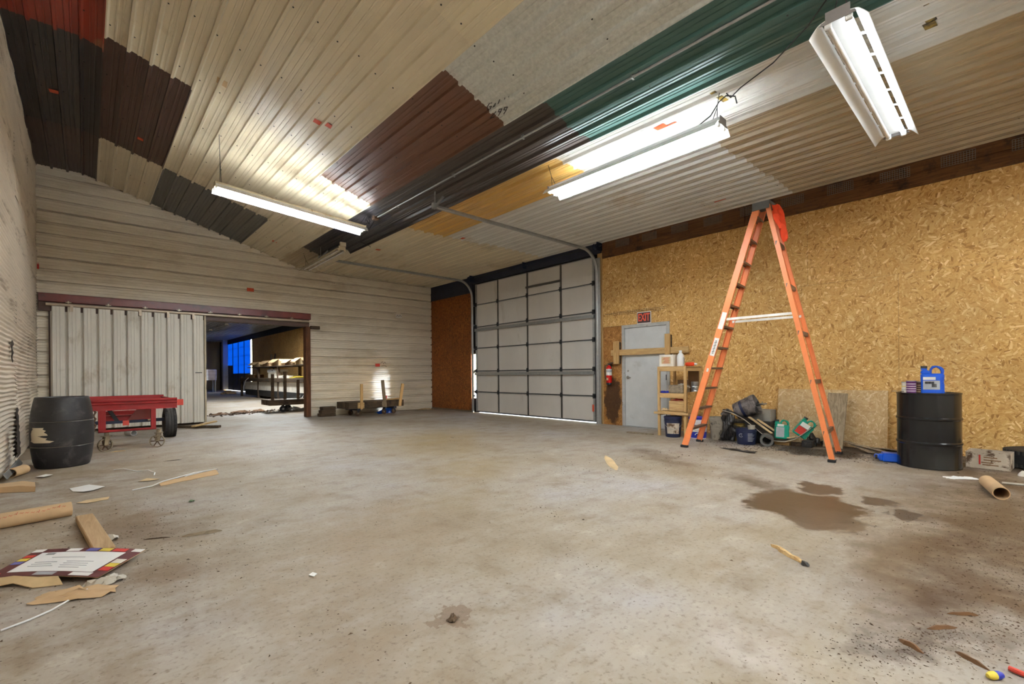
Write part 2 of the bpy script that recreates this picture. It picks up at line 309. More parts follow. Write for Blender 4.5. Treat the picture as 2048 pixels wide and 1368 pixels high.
def mat_of(o):
    m = Matrix.Translation(o.location) @ o.rotation_euler.to_matrix().to_4x4()
    return m if o.parent is None else mat_of(o.parent) @ m
def tag(o, label, cat, group=None):
    o['label'] = label; o['category'] = cat
    if group: o['group'] = group
    return o
def thing(name, label, cat, loc=(0, 0, 0), rz=0., group=None, rot=None):
    o = bpy.data.objects.new(name, None); COL.objects.link(o); o.location = loc; o.rotation_euler = rot or (0, 0, rz); o.empty_display_size = .1
    return tag(o, label, cat, group)
def struct(name, label=None):
    o = bpy.data.objects.new(name, None); COL.objects.link(o); o['kind'] = 'structure'
    if label: o['label'] = label
    return o
def copy_tree(o, parent=None):
    c = o.copy(); COL.objects.link(c); c.parent = parent
    for ch in o.children: copy_tree(ch, c)
    return c
def sub(name, mesh, parent, loc=(0, 0, 0), rot=(0, 0, 0)):
    o = bpy.data.objects.new(name, mesh); COL.objects.link(o); o.parent = parent; o.location = loc; o.rotation_euler = rot; return o
def text_obj(txt, size, mat, parent, M, name='lettering', thick=.002, xs=1.0, bold=0.):
    cu = bpy.data.curves.new('t', 'FONT'); cu.body = txt; cu.size = size; cu.extrude = thick; cu.align_x = 'CENTER'; cu.align_y = 'CENTER'; cu.offset = bold
    to = bpy.data.objects.new('t', cu); COL.objects.link(to); dg = bpy.context.evaluated_depsgraph_get(); dg.update()
    me = bpy.data.meshes.new_from_object(to.evaluated_get(dg)); bpy.data.objects.remove(to); bpy.data.curves.remove(cu)
    me.transform(M @ Matrix.Diagonal((xs, 1, 1, 1))); me.materials.clear(); me.materials.append(MATS[mat])
    o = bpy.data.objects.new(name, me); COL.objects.link(o); o.parent = parent; return o
def prof_rib(n, p, w=.040, minor=.008):
    """cross-section of a ribbed sheet: n bays of width p"""
    out = []
    for k in range(n):
        for u, h in ((0, w), (.014, w), (.026, 0), (.35 * p, 0), (.37 * p, minor), (.43 * p, minor), (.45 * p, 0), (.57 * p, 0), (.59 * p, minor), (.65 * p, minor), (.67 * p, 0), (p - .026, 0), (p - .014, w)): out.append((k * p + u, h))
    return out + [(n * p, w)]
def prof_groove(n, p, w=.060, minor=.009):
    """liner sheet: narrow grooves sunk away from the room, two faint ridges between"""
    out = []
    for k in range(n):
        for u, h in ((0, -w), (.018, -w), (.023, 0), (.036, .012), (.052, 0), (.36 * p, 0), (.38 * p, minor), (.42 * p, minor), (.44 * p, 0), (.58 * p, 0), (.60 * p, minor), (.64 * p, minor), (.66 * p, 0), (p - .023, 0), (p - .018, -w)): out.append((k * p + u, h))
    return out + [(n * p, -w)]
def crumple(g, cx, cy, w, d, h, n=9, seed=1, z0=.0, rz=0., lift=.6):
    """crushed sheet: an uneven little surface standing on the floor"""
    r = random.Random(seed); M = T(cx, cy, z0) @ RZ(rz); rows = []
    for i in range(n):
        row = []
        for j in range(n):
            u = (i / (n - 1) - .5); v = (j / (n - 1) - .5); e = max(0, 1 - (2 * abs(u)) ** 2) * max(0, 1 - (2 * abs(v)) ** 2)
            row.append(M @ Vector((u * w + r.uniform(-.05, .05) * w, v * d + r.uniform(-.05, .05) * d, .003 + h * (e * lift + r.uniform(0, .4)) * (.35 + .65 * r.random()))))
        rows.append(row)
    g.slab(rows, (0, 0, -.0015)); return g

# ================================================================== SETTING
# ---- floor
fl = G().box(XL - .4, XR + .2, YF - .3, YFAR + .5, -.15, 0).obj('floor', 'concrete', smooth=False); fl['kind'] = 'structure'
gr = G().box(XR + .2, 60, -40, 90, -.2, -.03).obj('ground_outside', 'ground', smooth=False); gr['kind'] = 'structure'

# ---- ceiling: flat strip by the left wall, a falling slope, a flat part; every steel sheet is its own part
PATH = [(XL, ZH), (-.02, ZH), (4.33, ZC), (XR, ZC)]
def cpath(u):
    for i in range(3):
        a = Vector(PATH[i]); b = Vector(PATH[i + 1]); l = (b - a).length
        if u <= l or i == 2:
            t = (b - a) / l; return a + t * u, Vector((t.y, -t.x))
        u -= l
def xu(x):
    u = 0
    for i in range(3):
        a = Vector(PATH[i]); b = Vector(PATH[i + 1])
        if x <= b.x or i == 2: return u + (b - a).length * (x - a.x) / (b.x - a.x)
        u += (b - a).length
ceil = struct('ceiling')
def cpoint(x, y, d):
    p, n = cpath(xu(x)); return Vector((p.x + n.x * d, y, p.y + n.y * d)), Vector((n.x, 0, n.y))
SMESH = {}
def csheet(x0, x1, y0, y1, mat, lap):
    u0, u1 = xu(x0), xu(x1); nb = max(1, round((u1 - u0) / .235)); rows = []
    for y in (y0, y1):
        row = []
        for u, h in prof_rib(nb, (u1 - u0) / nb):
            p, n = cpath(u0 + u); q = p + n * (h + lap); row.append((q.x, y, q.y))
        rows.append(row)
    G().loft(rows).obj('ceiling_sheet', 'sheet_' + mat, ceil, ang=12)
CX = [XL, .21, 1.11, 2.02, 2.93, 3.845, 4.70, 5.63, 6.56, 7.49, XR]
COLS = [  # per column, from behind the camera to the back wall: end y, paint
    [(3.6, 'red'), (7.95, 'red'), (10.98, 'black'), (YB, 'umber')],
    [(3.9, 'cream'), (7.60, 'cream'), (10.90, 'brown'), (YB, 'cream')],
    [(3.7, 'cream'), (7.30, 'cream'), (10.90, 'cream'), (YB, 'slate')],
    [(3.8, 'buff'), (7.25, 'cream'), (10.93, 'cream'), (YB, 'slate')],
    [(0.6, 'galvanised'), (4.26, 'galvanised'), (7.96, 'tobacco'), (YB, 'cream')],
    [(-.1, 'green'), (3.60, 'green'), (7.90, 'charcoal'), (11.60, 'pitch'), (YB, 'tan')],
    [(-1.2, 'tan'), (2.54, 'white'), (4.29, 'white'), (8.22, 'gold'), (YB, 'cream')],
    [(-1.2, 'tan'), (2.56, 'tan'), (8.24, 'white'), (YB, 'cream')],
    [(-1.2, 'ochre'), (2.50, 'tan'), (8.1, 'white'), (YB, 'cream')],
    [(-1.2, 'ochre'), (2.45, 'tan'), (8.1, 'white'), (YB, 'cream')],
]
for ci, col in enumerate(COLS):
    y = YF
    for k, (y1, m) in enumerate(col):
        csheet(CX[ci], CX[ci + 1], y - (.04 if k else 0), y1, m, .002 + .003 * (k % 2) + .0015 * (ci % 2)); y = y1
for ci in range(4, 10):                                   # the long bay behind the partition
    for y0, y1 in ((YB + .12, 24), (24, 35.5), (35.5, YFAR)): csheet(CX[ci], CX[ci + 1], y0, y1, 'white' if ci > 5 else 'slate', .002 * (ci % 2))
G().box(XL - .2, 4.0, YB + .12, YFAR, 4.3, 4.36).obj('bay_ceiling_board', 'backing', ceil, smooth=False)
G().box(XL - .4, XR + .3, YF - .3, YFAR + .5, 5.62, 5.72).obj('roof_deck', 'backing', ceil, smooth=False)
# screw heads on the sheets
g = G(); r = random.Random(3)
for ci in range(10):
    for yy in (-1.2, -.1, 1.3, 2.55, 3.7, 5.0, 6.2, 7.3, 8.5, 9.7, 10.9, 12.1):
        for k in range(4):
            x = CX[ci] + (CX[ci + 1] - CX[ci]) * (k + .16) / 4; p, n = cpoint(min(x, XR - .05), yy + r.uniform(-.05, .05), .009)
            g.lathe([(.009, 0), (.009, .005), (.0, .007)], 6, T(*p) @ frame(n))
o = g.obj('screw_heads', 'ink', ceil); o['kind'] = 'stuff'
# shipping stickers, tape and marks left on the sheets
def csticker(x, y, sx, sy, mat, name='sticker', turn=.1, d=.014):
    p, n = cpoint(x, y, d); M = T(*p) @ frame(n, (1, 0, 0)) @ RZ(turn); G().box(-sx / 2, sx / 2, -sy / 2, sy / 2, 0, .0012, M).obj(name, mat, ceil, smooth=False)
for x, y, sx, sy in ((-.31, 9.74, .13, .11), (.70, 10.1, .12, .10), (2.41, 6.58, .10, .10), (2.52, 6.50, .11, .10), (3.38, 12.09, .10, .12), (5.08, 10.13, .11, .12), (6.06, 8.09, .12, .12), (5.10, 2.86, .10, .14), (5.17, 2.74, .10, .14), (8.02, 3.41, .07, .2)):
    csticker(x, y, sx, sy, 'sticker_orange')
for x, y, sx, sy in ((5.22, .46, .12, .07), (5.33, .47, .12, .08), (4.93, .47, .16, .035), (1.35, 7.05, .12, .14), (5.02, 2.12, .30, .06)): csticker(x, y, sx, sy, 'yellow_dirty' if x > 4 else 'cardboard', 'tape_patch')
def stroke_text(lines, parent, mat, r=.006):
    for pts in lines: G().tube(pts, r, 4).obj('marker_stroke', mat, parent)
def cstrokes(x, y, glyphs, r=.005):
    g = G()
    for st in glyphs:   # written reading towards the viewer
        g.tube([cpoint(x + u * .036 - v * .058, y - u * .16 - v * .116, .012)[0] for u, v in st], r, 4)
    g.obj('marker_writing', 'ink', ceil)
# hand-written GALV 299 by the edge of the galvanised sheets
_gal = [[(.35, .9), (.1, 1), (0, .6), (.1, .1), (.35, 0), (.4, .45), (.2, .45)], [(.55, 0), (.7, .7), (.85, 0)], [(.6, .3), (.8, .3)], [(1.0, 1), (1.0, 0), (1.3, 0)], [(1.45, 1), (1.6, 0), (1.8, 1)]]
_299 = [[(.7 + a, b - 1.35) for a, b in s_] for s_ in ([(0, .8), (.2, 1), (.35, .75), (0, 0), (.4, 0)], [(.85, .5), (.6, .6), (.6, .95), (.85, .9), (.85, .5), (.75, 0)], [(1.35, .5), (1.1, .6), (1.1, .95), (1.35, .9), (1.35, .5), (1.25, 0)])]
cstrokes(3.585, 4.31, _gal + _299)
# conduit, junction box and cables screwed along the crease
cz = thing('conduit', 'thin steel conduit running along the crease of the ceiling', 'conduit', (4.10, 8.15, 4.12))
G().tube([cpoint(4.10, y, .045)[0] for y in (8.15, 6.8, 5.6, 3.1, 1.4, -1)], .013, 8).obj('pipe', 'galv', cz, world=True)
for y in (7.4, 5.7, 4.2, 2.6, 1.2):
    p, n = cpoint(4.10, y, .03); G().cbox(p, (.05, .02, .06)).obj('strap', 'galv', cz, world=True)
p, n = cpoint(4.09, 8.22, .045); G().cbox(p, (.10, .11, .08)).obj('junction_box', 'rust', cz, world=True, bev=.008)

# ---- left wall: corrugated sheets
wl = struct('wall_left')
def corr(y0, y1, z0, z1, ny, seed, off):
    r = random.Random(seed); per = .0575; n = max(2, int((z1 - z0) / per * 6)); ph = [r.uniform(0, 6) for _ in range(4)]; rows = []
    for i in range(n + 1):
        z = z0 + (z1 - z0) * i / n; row = []
        for j in range(ny + 1):
            y = y0 + (y1 - y0) * j / ny
            d = .004 * math.sin(y * 2.1 + z * 3 + ph[0]) + .003 * math.sin(y * 5.3 - z * 7 + ph[1]); dz = .005 * math.sin(y * 1.7 + z * 2 + ph[2]) + .003 * math.sin(y * 6.1 + ph[3])
            if z < 1.2: d += .012 * math.sin(y * 3.1 + z * 5); dz *= 1.8
            row.append((XL + off + .013 * math.sin(2 * PI * (z + dz) / per) + d, y, z))
        rows.append(row)
    G().loft(rows).obj('corrugated_sheet', 'corrugated', wl, ang=80)
for k, (z0, z1) in enumerate(((0, .95), (.95, 1.9), (1.9, 2.8), (2.8, 3.7), (3.7, 4.6), (4.6, 5.46))):
    for j, (y0, y1) in enumerate(((7.0, 9.4), (9.4, 11.4), (11.4, YB))): corr(y0, y1 + .02, z0 - .01, z1 + .01, 20, 10 * k + j, .003 * ((k + j) % 2))
for k, (z0, z1) in enumerate(((0, .95), (.95, 1.9), (1.9, 2.8), (2.8, 3.7), (3.7, 4.6), (4.6, 5.46))):
    for j, (y0, y1) in enumerate(((YF, -2), (-2, 1), (1, 4), (4, 7))): corr(y0, y1 + .02, z0 - .01, z1 + .01, 8, 100 + 10 * k + j, .003 * ((k + j) % 2))
G().box(XL - .3, XL - .05, YF - .3, YFAR + .5, 0, 5.7).obj('backing_panel', 'backing', wl, smooth=False)
def torn(name, pts, wid):  # thin dark plate of uneven width laid over the sheets
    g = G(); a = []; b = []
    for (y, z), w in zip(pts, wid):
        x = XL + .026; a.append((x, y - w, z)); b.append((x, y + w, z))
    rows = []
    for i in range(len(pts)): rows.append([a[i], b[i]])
    g.slab(rows, (-.004, 0, 0)); g.obj(name, 'dark_brown', wl, smooth=False)
r = random.Random(5)
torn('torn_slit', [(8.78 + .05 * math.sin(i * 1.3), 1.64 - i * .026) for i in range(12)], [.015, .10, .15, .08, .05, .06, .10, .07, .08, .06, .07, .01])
torn('dark_wavy_band', [(9.30 + .05 * math.sin(i * 2.1) + .012 * i, .74 - i * .04) for i in range(18)], [.08 + .07 * (i % 2) + .006 * i for i in range(18)])  # dark wavy band on the wall, widening towards the floor

# ---- back wall: horizontal ribbed siding with the opening on its left half
wb = struct('wall_back')
ZR = [5.257 + .2375 - .2375 * k for k in range(24)]
def siding(x0, x1, zt, zb, off, ytop=None):
    nb = max(1, round((zt - zb) / .2375)); rows = []
    for x in (x0, x1): rows.append([(x, YB - h - off, zt - u) for u, h in prof_groove(nb, (zt - zb) / nb)])
    cut = [((-.02, 0, ZH), (.31034, 0, 1.)), ((0, 0, ZH - .002), (0, 0, 1))] if zt > 4.1 else None
    if zt > 4.1 and x0 > 4.2: cut = [((0, 0, ZC - .002), (0, 0, 1))]
    G().loft(rows).obj('siding_sheet', 'siding', wb, ang=12, cut=cut)
for zt, zb in ((ZR[0], ZR[4]), (ZR[4], ZR[8]), (ZR[8], 2.857)):
    xs = [XL, 2.19, 5.35, XR] if zt < 5 else [XL, 2.19]
    if zt > 4.6: xs = [XL, 2.19, 4.33] if zt < 5.2 else [XL, 2.9]
    for i in range(len(xs) - 1): siding(xs[i], xs[i + 1] + .02, zt + .004, zb - .004, .003 * (i % 2))
siding(4.33, 5.37, 4.30, 3.83 - .24 * 0 - .002, .004); siding(5.35, XR, 4.30, 3.83 - .002, .006)
for zt, zb in ((2.857, 1.907), (1.907, .957), (.957, .0)):
    siding(XL, -.50, zt, zb, 0)
    for i, (a, b) in enumerate(((4.58, 5.37), (5.35, XR))): siding(a, b, zt, zb, .003 * (i % 2))
for b in ((XL - .1, XR + .1, 2.50, 5.65), (XL - .1, 2.10, 0, 2.52), (4.62, XR + .1, 0, 2.52)):
    G().box(b[0], b[1], YB + .065, YB + .14, b[2], b[3]).obj('stud_wall', 'backing', wb, smooth=False)
def bsticker(x, z, sx, sz, mat, name='sticker'):
    return G().box(x - sx / 2, x + sx / 2, YB - .0082, YB - .006, z - sz / 2, z + sz / 2).obj(name, mat, wb, smooth=False)
bsticker(3.13, 3.36, .16, .10, 'sticker_orange'); bsticker(7.36, 3.02, .22, .13, 'label_white'); bsticker(7.35, 3.14, .16, .06, 'siding', 'tape_patch'); bsticker(-.69, 3.4, .03, .12, 'label_red'); bsticker(6.62, 1.45, .15, .09, 'label_red')
g = G()
for st in ([(7.28, 3.0), (7.32, 3.05), (7.36, 3.0), (7.40, 3.05), (7.45, 3.01)], [(6.72, 1.5), (6.78, 1.56), (6.82, 1.49), (6.86, 1.55), (6.9, 1.5)], [(6.74, 1.42), (6.84, 1.44), (6.92, 1.41)]): g.tube([(x, YB - .011, z) for x, z in st], .006, 4)
g.obj('marker_writing', 'ink', wb)
# plank fascia, rail and post of the opening
tr = struct('trim_1')
G().box(XL + .03, 4.60, YB - .11, YB - .03, 2.69, 2.86).obj('fascia', 'maroon', tr, bev=.006)
G().box(XL + .03, 4.56, YB - .09, YB - .03, 2.50, 2.685).obj('lower_fascia', 'brown_trim', tr, bev=.006)
G().tube([(-.58, YB - .155, 2.635), (4.53, YB - .155, 2.635)], .032, 10).obj('door_rail', 'rail_steel', tr)
bk = None
for x in [-.25 + .62 * k for k in range(8)]:
    if bk is None:
        g = G(); g.box(-.045, .045, -.02, .02, -.008, .008).box(-.012, .012, -.02, .03, -.05, .03); bk = g.obj('rail_bracket', 'rail_steel', tr); bk.location = (x, YB - .135, 2.69)
    else: sub('rail_bracket', bk.data, tr, (x, YB - .135, 2.69))
G().box(4.47, 4.60, YB - .07, YB + .14, 0, 2.50).obj('opening_post', 'door_post', tr, bev=.008)
G().box(4.60, 4.85, YB - .10, YB - .03, 2.44, 2.53).obj('header_stub', 'dark_lumber', tr, bev=.006)
G().box(-.545, -.50, YB - .06, YB - .0, 0, 2.5).obj('door_stop', 'brown_trim', tr)

# ---- sliding door of upright ribbed sheets
d3 = struct('door_3', 'cream sliding barn door of ribbed steel')
for i, (x0, x1) in enumerate(((-.52, .42), (.42, 1.36), (1.36, 2.10))):
    nb = round((x1 - x0) / .235); rows = []
    for z in (.06, 2.60): rows.append([(x0 + u, YB - .145 - h - .003 * (i % 2), z) for u, h in prof_groove(nb, (x1 - x0) / nb)])
    G().loft(rows).obj('door_sheet', 'door_sheet', d3, ang=12)
G().box(-.52, 2.13, YB - .082, YB - .055, .05, 2.605).obj('door_frame', 'brown_trim', d3)
G().box(2.10, 2.135, YB - .160, YB - .06, .05, 2.605).obj('edge_trim', 'fixture_dusty', d3)
G().tube([(1.92, YB - .15, 1.24), (1.92, YB - .19, 1.24), (2.04, YB - .19, 1.24), (2.04, YB - .15, 1.24)], .008, 6).obj('handle', 'dark_steel', d3)
hm = None
for x in (-.2, .9, 1.4, 1.88):
    g = G(); g.lathe([(.035, -.012), (.035, .012)], 14, RX(PI / 2)).box(-.02, .02, -.02, -.012, -.12, 0)
    if hm is None: hm = g.obj('door_roller', 'rail_steel', d3); hm.location = (x, YB - .165, 2.625)
    else: sub('door_roller', hm.data, d3, (x, YB - .165, 2.625))

# ---- right wall: strand boards, header planks, mesh vents
wr = struct('wall_right')
def osb(y0, y1, z0, z1, mat='osb', x=XR, t=.014):
    G().box(x, x + t, y0 + .0015, y1 - .0015, z0 + .0015, z1 - .0015).obj('strand_board', mat, wr, smooth=False)
osb(4.69, 6.27, 2.175, 3.72); osb(5.775, 6.27, 0, 2.172, 'osb_spill')
for y0, y1 in ((2.25, 4.69), (-.19, 2.25), (-2.63, -.19), (YF, -2.63)): osb(y0, y1, 2.53, 3.72)
osb(3.51, 4.655, 0, 2.53); 
for y0, y1 in ((2.335, 3.51), (1.12, 2.335), (-.10, 1.12), (-1.32, -.10), (-2.6, -1.32), (YF, -2.6)): osb(y0, y1, 0, 2.53)
osb(4.655, 4.69, 2.175, 2.53)
osb(11.12, 12.18, .05, 3.60, 'osb_rust'); osb(12.18, YB, .05, 3.60, 'osb_rust')
for y0, y1 in ((YF, -.3), (-.3, 3.2), (3.2, 6.27)):
    for z0, z1, dx in ((3.72, 3.915, .0), (3.917, 4.108, .006)): G().box(XR - .022 + dx, XR + .016, y0 + .002, y1 - .002, z0, z1).obj('header_plank', 'beam_wood', wr, bev=.004)
G().box(XR - .01, XR + .02, 11.05, YB, 3.60, 4.108).obj('header_plank', 'navy_timber', wr)
vm = None
for k in range(-3, 9):
    y = .49 + .655 * k
    if vm is None:
        g = G()
        for i in range(13): g.box(-.0025, 0, -.165 + i * .0275 - .002, -.165 + i * .0275 + .002, -.07, .07)
        for i in range(6): g.box(-.0035, -.001, -.165, .165, -.07 + i * .028 - .002, -.07 + i * .028 + .002)
        vm = g.obj('vent_mesh', 'mesh_wire', wr, smooth=False); vm.location = (XR - .024, y, 3.965)
    else: sub('vent_mesh', vm.data, wr, (XR - .024, y, 3.965 - .012 * (k % 2)))
bx = XR + .03
for y0, y1, z0, z1 in ((YF - .3, 4.62, 0, 5.7), (4.62, 5.80, 2.2, 5.7), (5.80, 6.40, 0, 5.7), (6.40, 11.0, 3.90, 5.7), (11.17, 36.2, 0, 5.7), (36.2, 44, 3.95, 5.7), (44, YFAR + .5, 0, 5.7)):
    G().box(bx, bx + .14, y0, y1, z0, z1).obj('backing_panel', 'backing', wr, smooth=False)
G().box(XR + .012, XR + .05, 6.2, 6.42, 0, 3.9).obj('jamb', 'pine', wr); G().box(XR - .012, XR + .05, 6.27, 6.30, 0, 3.74).obj('jamb', 'pine', wr)
G().box(XR - .02, XR + .06, 6.30, 11.05, 3.86, 4.108).obj('door_header', 'navy_timber', wr)
g = G()
for z, a, b in ((2.44, 4.75, 6.2), (2.41, 4.85, 6.0), (2.475, 4.72, 6.0), (2.455, 5.0, 6.22)): g.tube([(XR - .001, a, z), (XR - .001, b, z + .01)], .0028, 4)
for i in range(26): g.tube([(XR - .001, 4.8 + .054 * i, 2.40 + .012 * (i % 3)), (XR - .001, 4.8 + .054 * i, 2.45 + .012 * (i % 4))], .0022, 4)
g.obj('pencil_marks', 'dark_brown', wr)

# ---- walls out of view and the far bay
wf = G().box(XL - .4, XR + .3, YF - .3, YF, 0, 5.7).obj('wall_front', 'siding', smooth=False); wf['kind'] = 'structure'
ww = struct('wall_far_bay')
G().box(XL - .4, XR + .3, YFAR, YFAR + .3, 0, 5.7).obj('end_panel', 'backing', ww, smooth=False)
for i in range(3): G().box(5.2 + i * 1.12, 6.3 + i * 1.12, YFAR - .03, YFAR, 0, 4.1).obj('wall_sheet', ('backing', 'tank_white', 'sheet_tan')[i], ww, smooth=False)
G().box(XR - .35, XR, 43.6, 44.1, 0, 4.1).obj('door_jamb', 'sheet_white', ww)
for y0, y1 in ((YB + .13, 14.6), (14.6, 17), (17, 19.4), (19.4, 21.8), (21.8, 24.2), (24.2, 26.6), (26.6, 29), (29, 31.4), (31.4, 33.8), (33.8, 36.2)):
    G().box(XR, XR + .014, y0, y1 - .01, 0, 2.49).obj('strand_board', 'osb', ww, smooth=False); G().box(XR, XR + .014, y0, y1 - .01, 2.5, 3.72).obj('strand_board', 'osb', ww, smooth=False)
G().box(XR - .02, XR + .016, YB + .13, YFAR, 3.72, 4.1).obj('header_plank', 'navy_timber', ww)

# ---- bay door of the far bay, with daylight at its near edge
d4 = struct('door_4', 'dark sectional door of the far bay')
m_, N_, L_, B_ = _nt('blue_glow_panel'); tl = N_.new('ShaderNodeBsdfTranslucent'); tl.inputs[0].default_value = (.02, .18, .48, 1); ms = N_.new('ShaderNodeMixShader'); ms.inputs[0].default_value = .42  # translucent blue panels, added to stand in for the glow around the gap
B_.inputs['Base Color'].default_value = (.03, .12, .4, 1); L_.new(B_.outputs[0], ms.inputs[1]); L_.new(tl.outputs[0], ms.inputs[2]); L_.new(ms.outputs[0], N_['Material Output'].inputs[0]); MATS['blue_glow_panel'] = m_
for i in range(4):
    for k in range(6): G().box(XR + .02, XR + .06, 36.62 + i * 1.77, 38.40 + i * 1.77, .04 + .65 * k, .694 + .65 * k).obj('door_panel', 'blue_glow_panel' if k > 1 and i < 4 - (k < 3) else 'bay_door', d4, smooth=False)
for i in range(5): G().box(XR - .01, XR + .03, 36.62 + i * 1.77 - .04, 36.62 + i * 1.77 + .04, .04, 3.82).obj('stile', 'dark_steel', d4, smooth=False)

# ---- overhead door: six sections of four panels
d1 = struct('door_1', 'white sectional overhead door')
ZS = [.035, .62, 1.24, 1.92, 2.555, 3.215, 3.83]; YS = [6.52, 7.547, 8.72, 9.91, 10.93]; DX = 8.615
for k in range(6):
    z0, z1 = ZS[k], ZS[k + 1]
    sec = G().box(DX + .02, DX + .05, YS[0], YS[-1], z0 - .004, z1 + .004).obj('section', 'dark_steel', d1, smooth=False)
    for i in range(4):
        y0, y1 = YS[i] + .012, YS[i + 1] - .012
        g = G(); g.box(DX + .006, DX + .03, y0, y1, z0 + .010, z1 - .014); g.box(DX - .002, DX + .012, y0 + .012, y0 + .03, z0 + .016, z1 - .02).box(DX - .002, DX + .012, y1 - .03, y1 - .012, z0 + .016, z1 - .02)
        g.obj('panel', 'door_panel', sec, bev=.003)
        G().box(DX - .006, DX + .01, y0, y1, z1 - .026, z1 - .008).obj('joint_strip', 'galv', sec, smooth=False)
    for i, y in enumerate(YS):
        w = .022 if 0 < i < 4 else .03; yy = y + (w if i == 0 else -w if i == 4 else 0)
        G().box(DX - .014, DX + .006, yy - w, yy + w, z0 + .003, z1 - .003).obj('stile', 'door_steel' if 0 < i < 4 else 'galv', sec, smooth=False)
hg = None
for k in range(1, 6):
    for i, y in enumerate(YS):
        yy = y + (.03 if i == 0 else -.03 if i == 4 else 0)
        if hg is None:
            g = G(); g.box(-.014, 0, -.035, .035, -.055, .055).lathe([(.012, -.045), (.012, .045)], 8, T(-.016, 0, 0) @ RX(PI / 2)); hg = g.obj('hinge', 'dark_steel', d1); hg.location = (DX - .014, yy, ZS[k])
        else: sub('hinge', hg.data, d1, (DX - .014, yy, ZS[k]))
rm = None
for k in range(1, 6):
    for y, s in ((6.50, -1), (10.95, 1)):
        if rm is None:
            g = G(); g.tube([(0, .12, 0), (0, -.06, 0)], .007, 6).lathe([(.024, -.01), (.024, .01)], 12, T(0, -.07, 0) @ RX(PI / 2)).box(-.03, .02, .0, .02, -.035, .035); rm = g.obj('roller', 'dark_steel', d1); rm.location = (DX - .045, y, ZS[k])
        else: sub('roller', rm.data, d1, (DX - .045, y, ZS[k]), (0, 0, 0 if s < 0 else PI))
for z in (1.155, 2.455):
    g = G(); g.box(DX - .055, DX - .012, YS[0], YS[-1], z - .032, z + .032).box(DX - .062, DX - .05, YS[0], YS[-1], z + .02, z + .04).box(DX - .062, DX - .05, YS[0], YS[-1], z - .04, z - .02); g.obj('strut', 'galv', d1, smooth=False)
G().box(DX - .045, DX - .012, YS[1] - .02, YS[2] + .03, 3.40, 3.45).obj('strut', 'door_steel', d1, smooth=False)
G().box(DX - .01, DX + .05, YS[0], YS[-1], .022, .05).obj('bottom_seal', 'black_rubber', d1, smooth=False)
G().box(DX + .045, DX + .06, 6.38, 6.60, .03, 3.9).obj('side_seal', 'black_rubber', d1, smooth=False); G().box(DX + .045, DX + .06, 6.38, 11.0, 3.76, 3.95).obj('top_seal', 'black_rubber', d1, smooth=False)
G().box(DX + .045, DX + .06, 10.85, 11.25, 1.75, 3.9).obj('side_seal', 'black_rubber', d1, smooth=False)
G().box(DX + .045, DX + .06, 10.85, 11.25, .0, .42).obj('side_seal', 'black_rubber', d1, smooth=False)
G().box(DX - .016, DX - .014, 6.555, 6.605, .26, .42).obj('warning_sticker', 'sticker_orange', d1, smooth=False)

# ---- tracks, spring shaft
def track(name, label, y, xend):
    t = thing(name, label, 'door track', (XR - .03, y, 0))
    pts = [(XR - .04, y, 0), (XR - .04, y, 3.42)]
    for i in range(1, 10): a = i * PI / 18; pts.append((XR - .04 - .48 * (1 - math.cos(a)), y, 3.42 + .48 * math.sin(a)))
    pts.append((xend, y, 3.895)); rows = []
    for i, p in enumerate(pts):
        a = Vector(pts[max(i - 1, 0)]); b = Vector(pts[min(i + 1, len(pts) - 1)]); d = (b - a).normalized(); n = Vector((d.z, 0, -d.x)) * -1; sdir = Vector((0, 1, 0)); p = Vector(p)
        rows.append([p + n * u + sdir * v for u, v in ((.028, .026), (.028, -.012), (.016, -.028), (-.016, -.028), (-.028, -.012), (-.028, .026), (-.024, .026), (-.024, -.010), (-.014, -.023), (.014, -.023), (.024, -.010), (.024, .026))])
    G().loft(rows, True).obj('channel', 'galv', t, world=True)
    g = G().bar((xend + .02, y, 3.88), (xend + .02, y, 4.16), .035, .004, (1, 0, 0)); g.bar((xend + .02, y, 3.90), (xend + .22, y, 4.14), .035, .004, (0, 1, 0)); g.cbox((xend, y, 3.90), (.06, .06, .09)); g.obj('hanger', 'galv', t, world=True)
    for z in (.5, 1.2, 1.9, 2.6, 3.2): G().box(XR - .035, XR + .005, y - .045, y + .045, z - .03, z + .03).obj('bracket', 'galv', t, world=True)
    return t
tR = track('overhead_door_track', 'steel track of the overhead door beside the fire extinguisher', 6.40, 4.20)
G().box(XR - .05, XR + .012, 6.42, 6.44, 0, 3.75).box(XR - .05, XR - .046, 6.30, 6.44, 0, 3.75).obj('angle_iron', 'galv', tR, world=True)
tL = track('overhead_door_track', 'steel track of the overhead door near the corner of the siding', 11.0, 4.05)
sh = thing('spring_shaft', 'torsion spring shaft mounted above the overhead door', 'spring shaft', (XR - .12, 6.3, 3.98))
G().tube([(XR - .12, 6.2, 3.985), (XR - .12, 11.1, 3.985)], .013, 8).obj('shaft', 'dark_steel', sh, world=True)
g = G().tube([(XR - .12 + .028 * math.cos(i * .9), 7.6 + i * .004, 3.985 + .028 * math.sin(i * .9)) for i in range(420)], .005, 5); g.obj('spring', 'navy_steel', sh, world=True)
for y in (6.36, 11.0):
    G().lathe([(.03, -.05), (.075, -.045), (.06, -.03), (.06, .03), (.078, .045), (.03, .05)], 18, T(XR - .12, y, 3.985) @ RX(PI / 2)).obj('cable_drum', 'navy_steel', sh, world=True)
    G().box(XR - .20, XR - .02, y - .085, y - .075, 3.88, 4.07).obj('bearing_plate', 'navy_steel', sh, world=True)
G().box(XR - .15, XR - .02, 8.7, 8.72, 3.9, 4.07).obj('bearing_plate', 'navy_steel', sh, world=True)

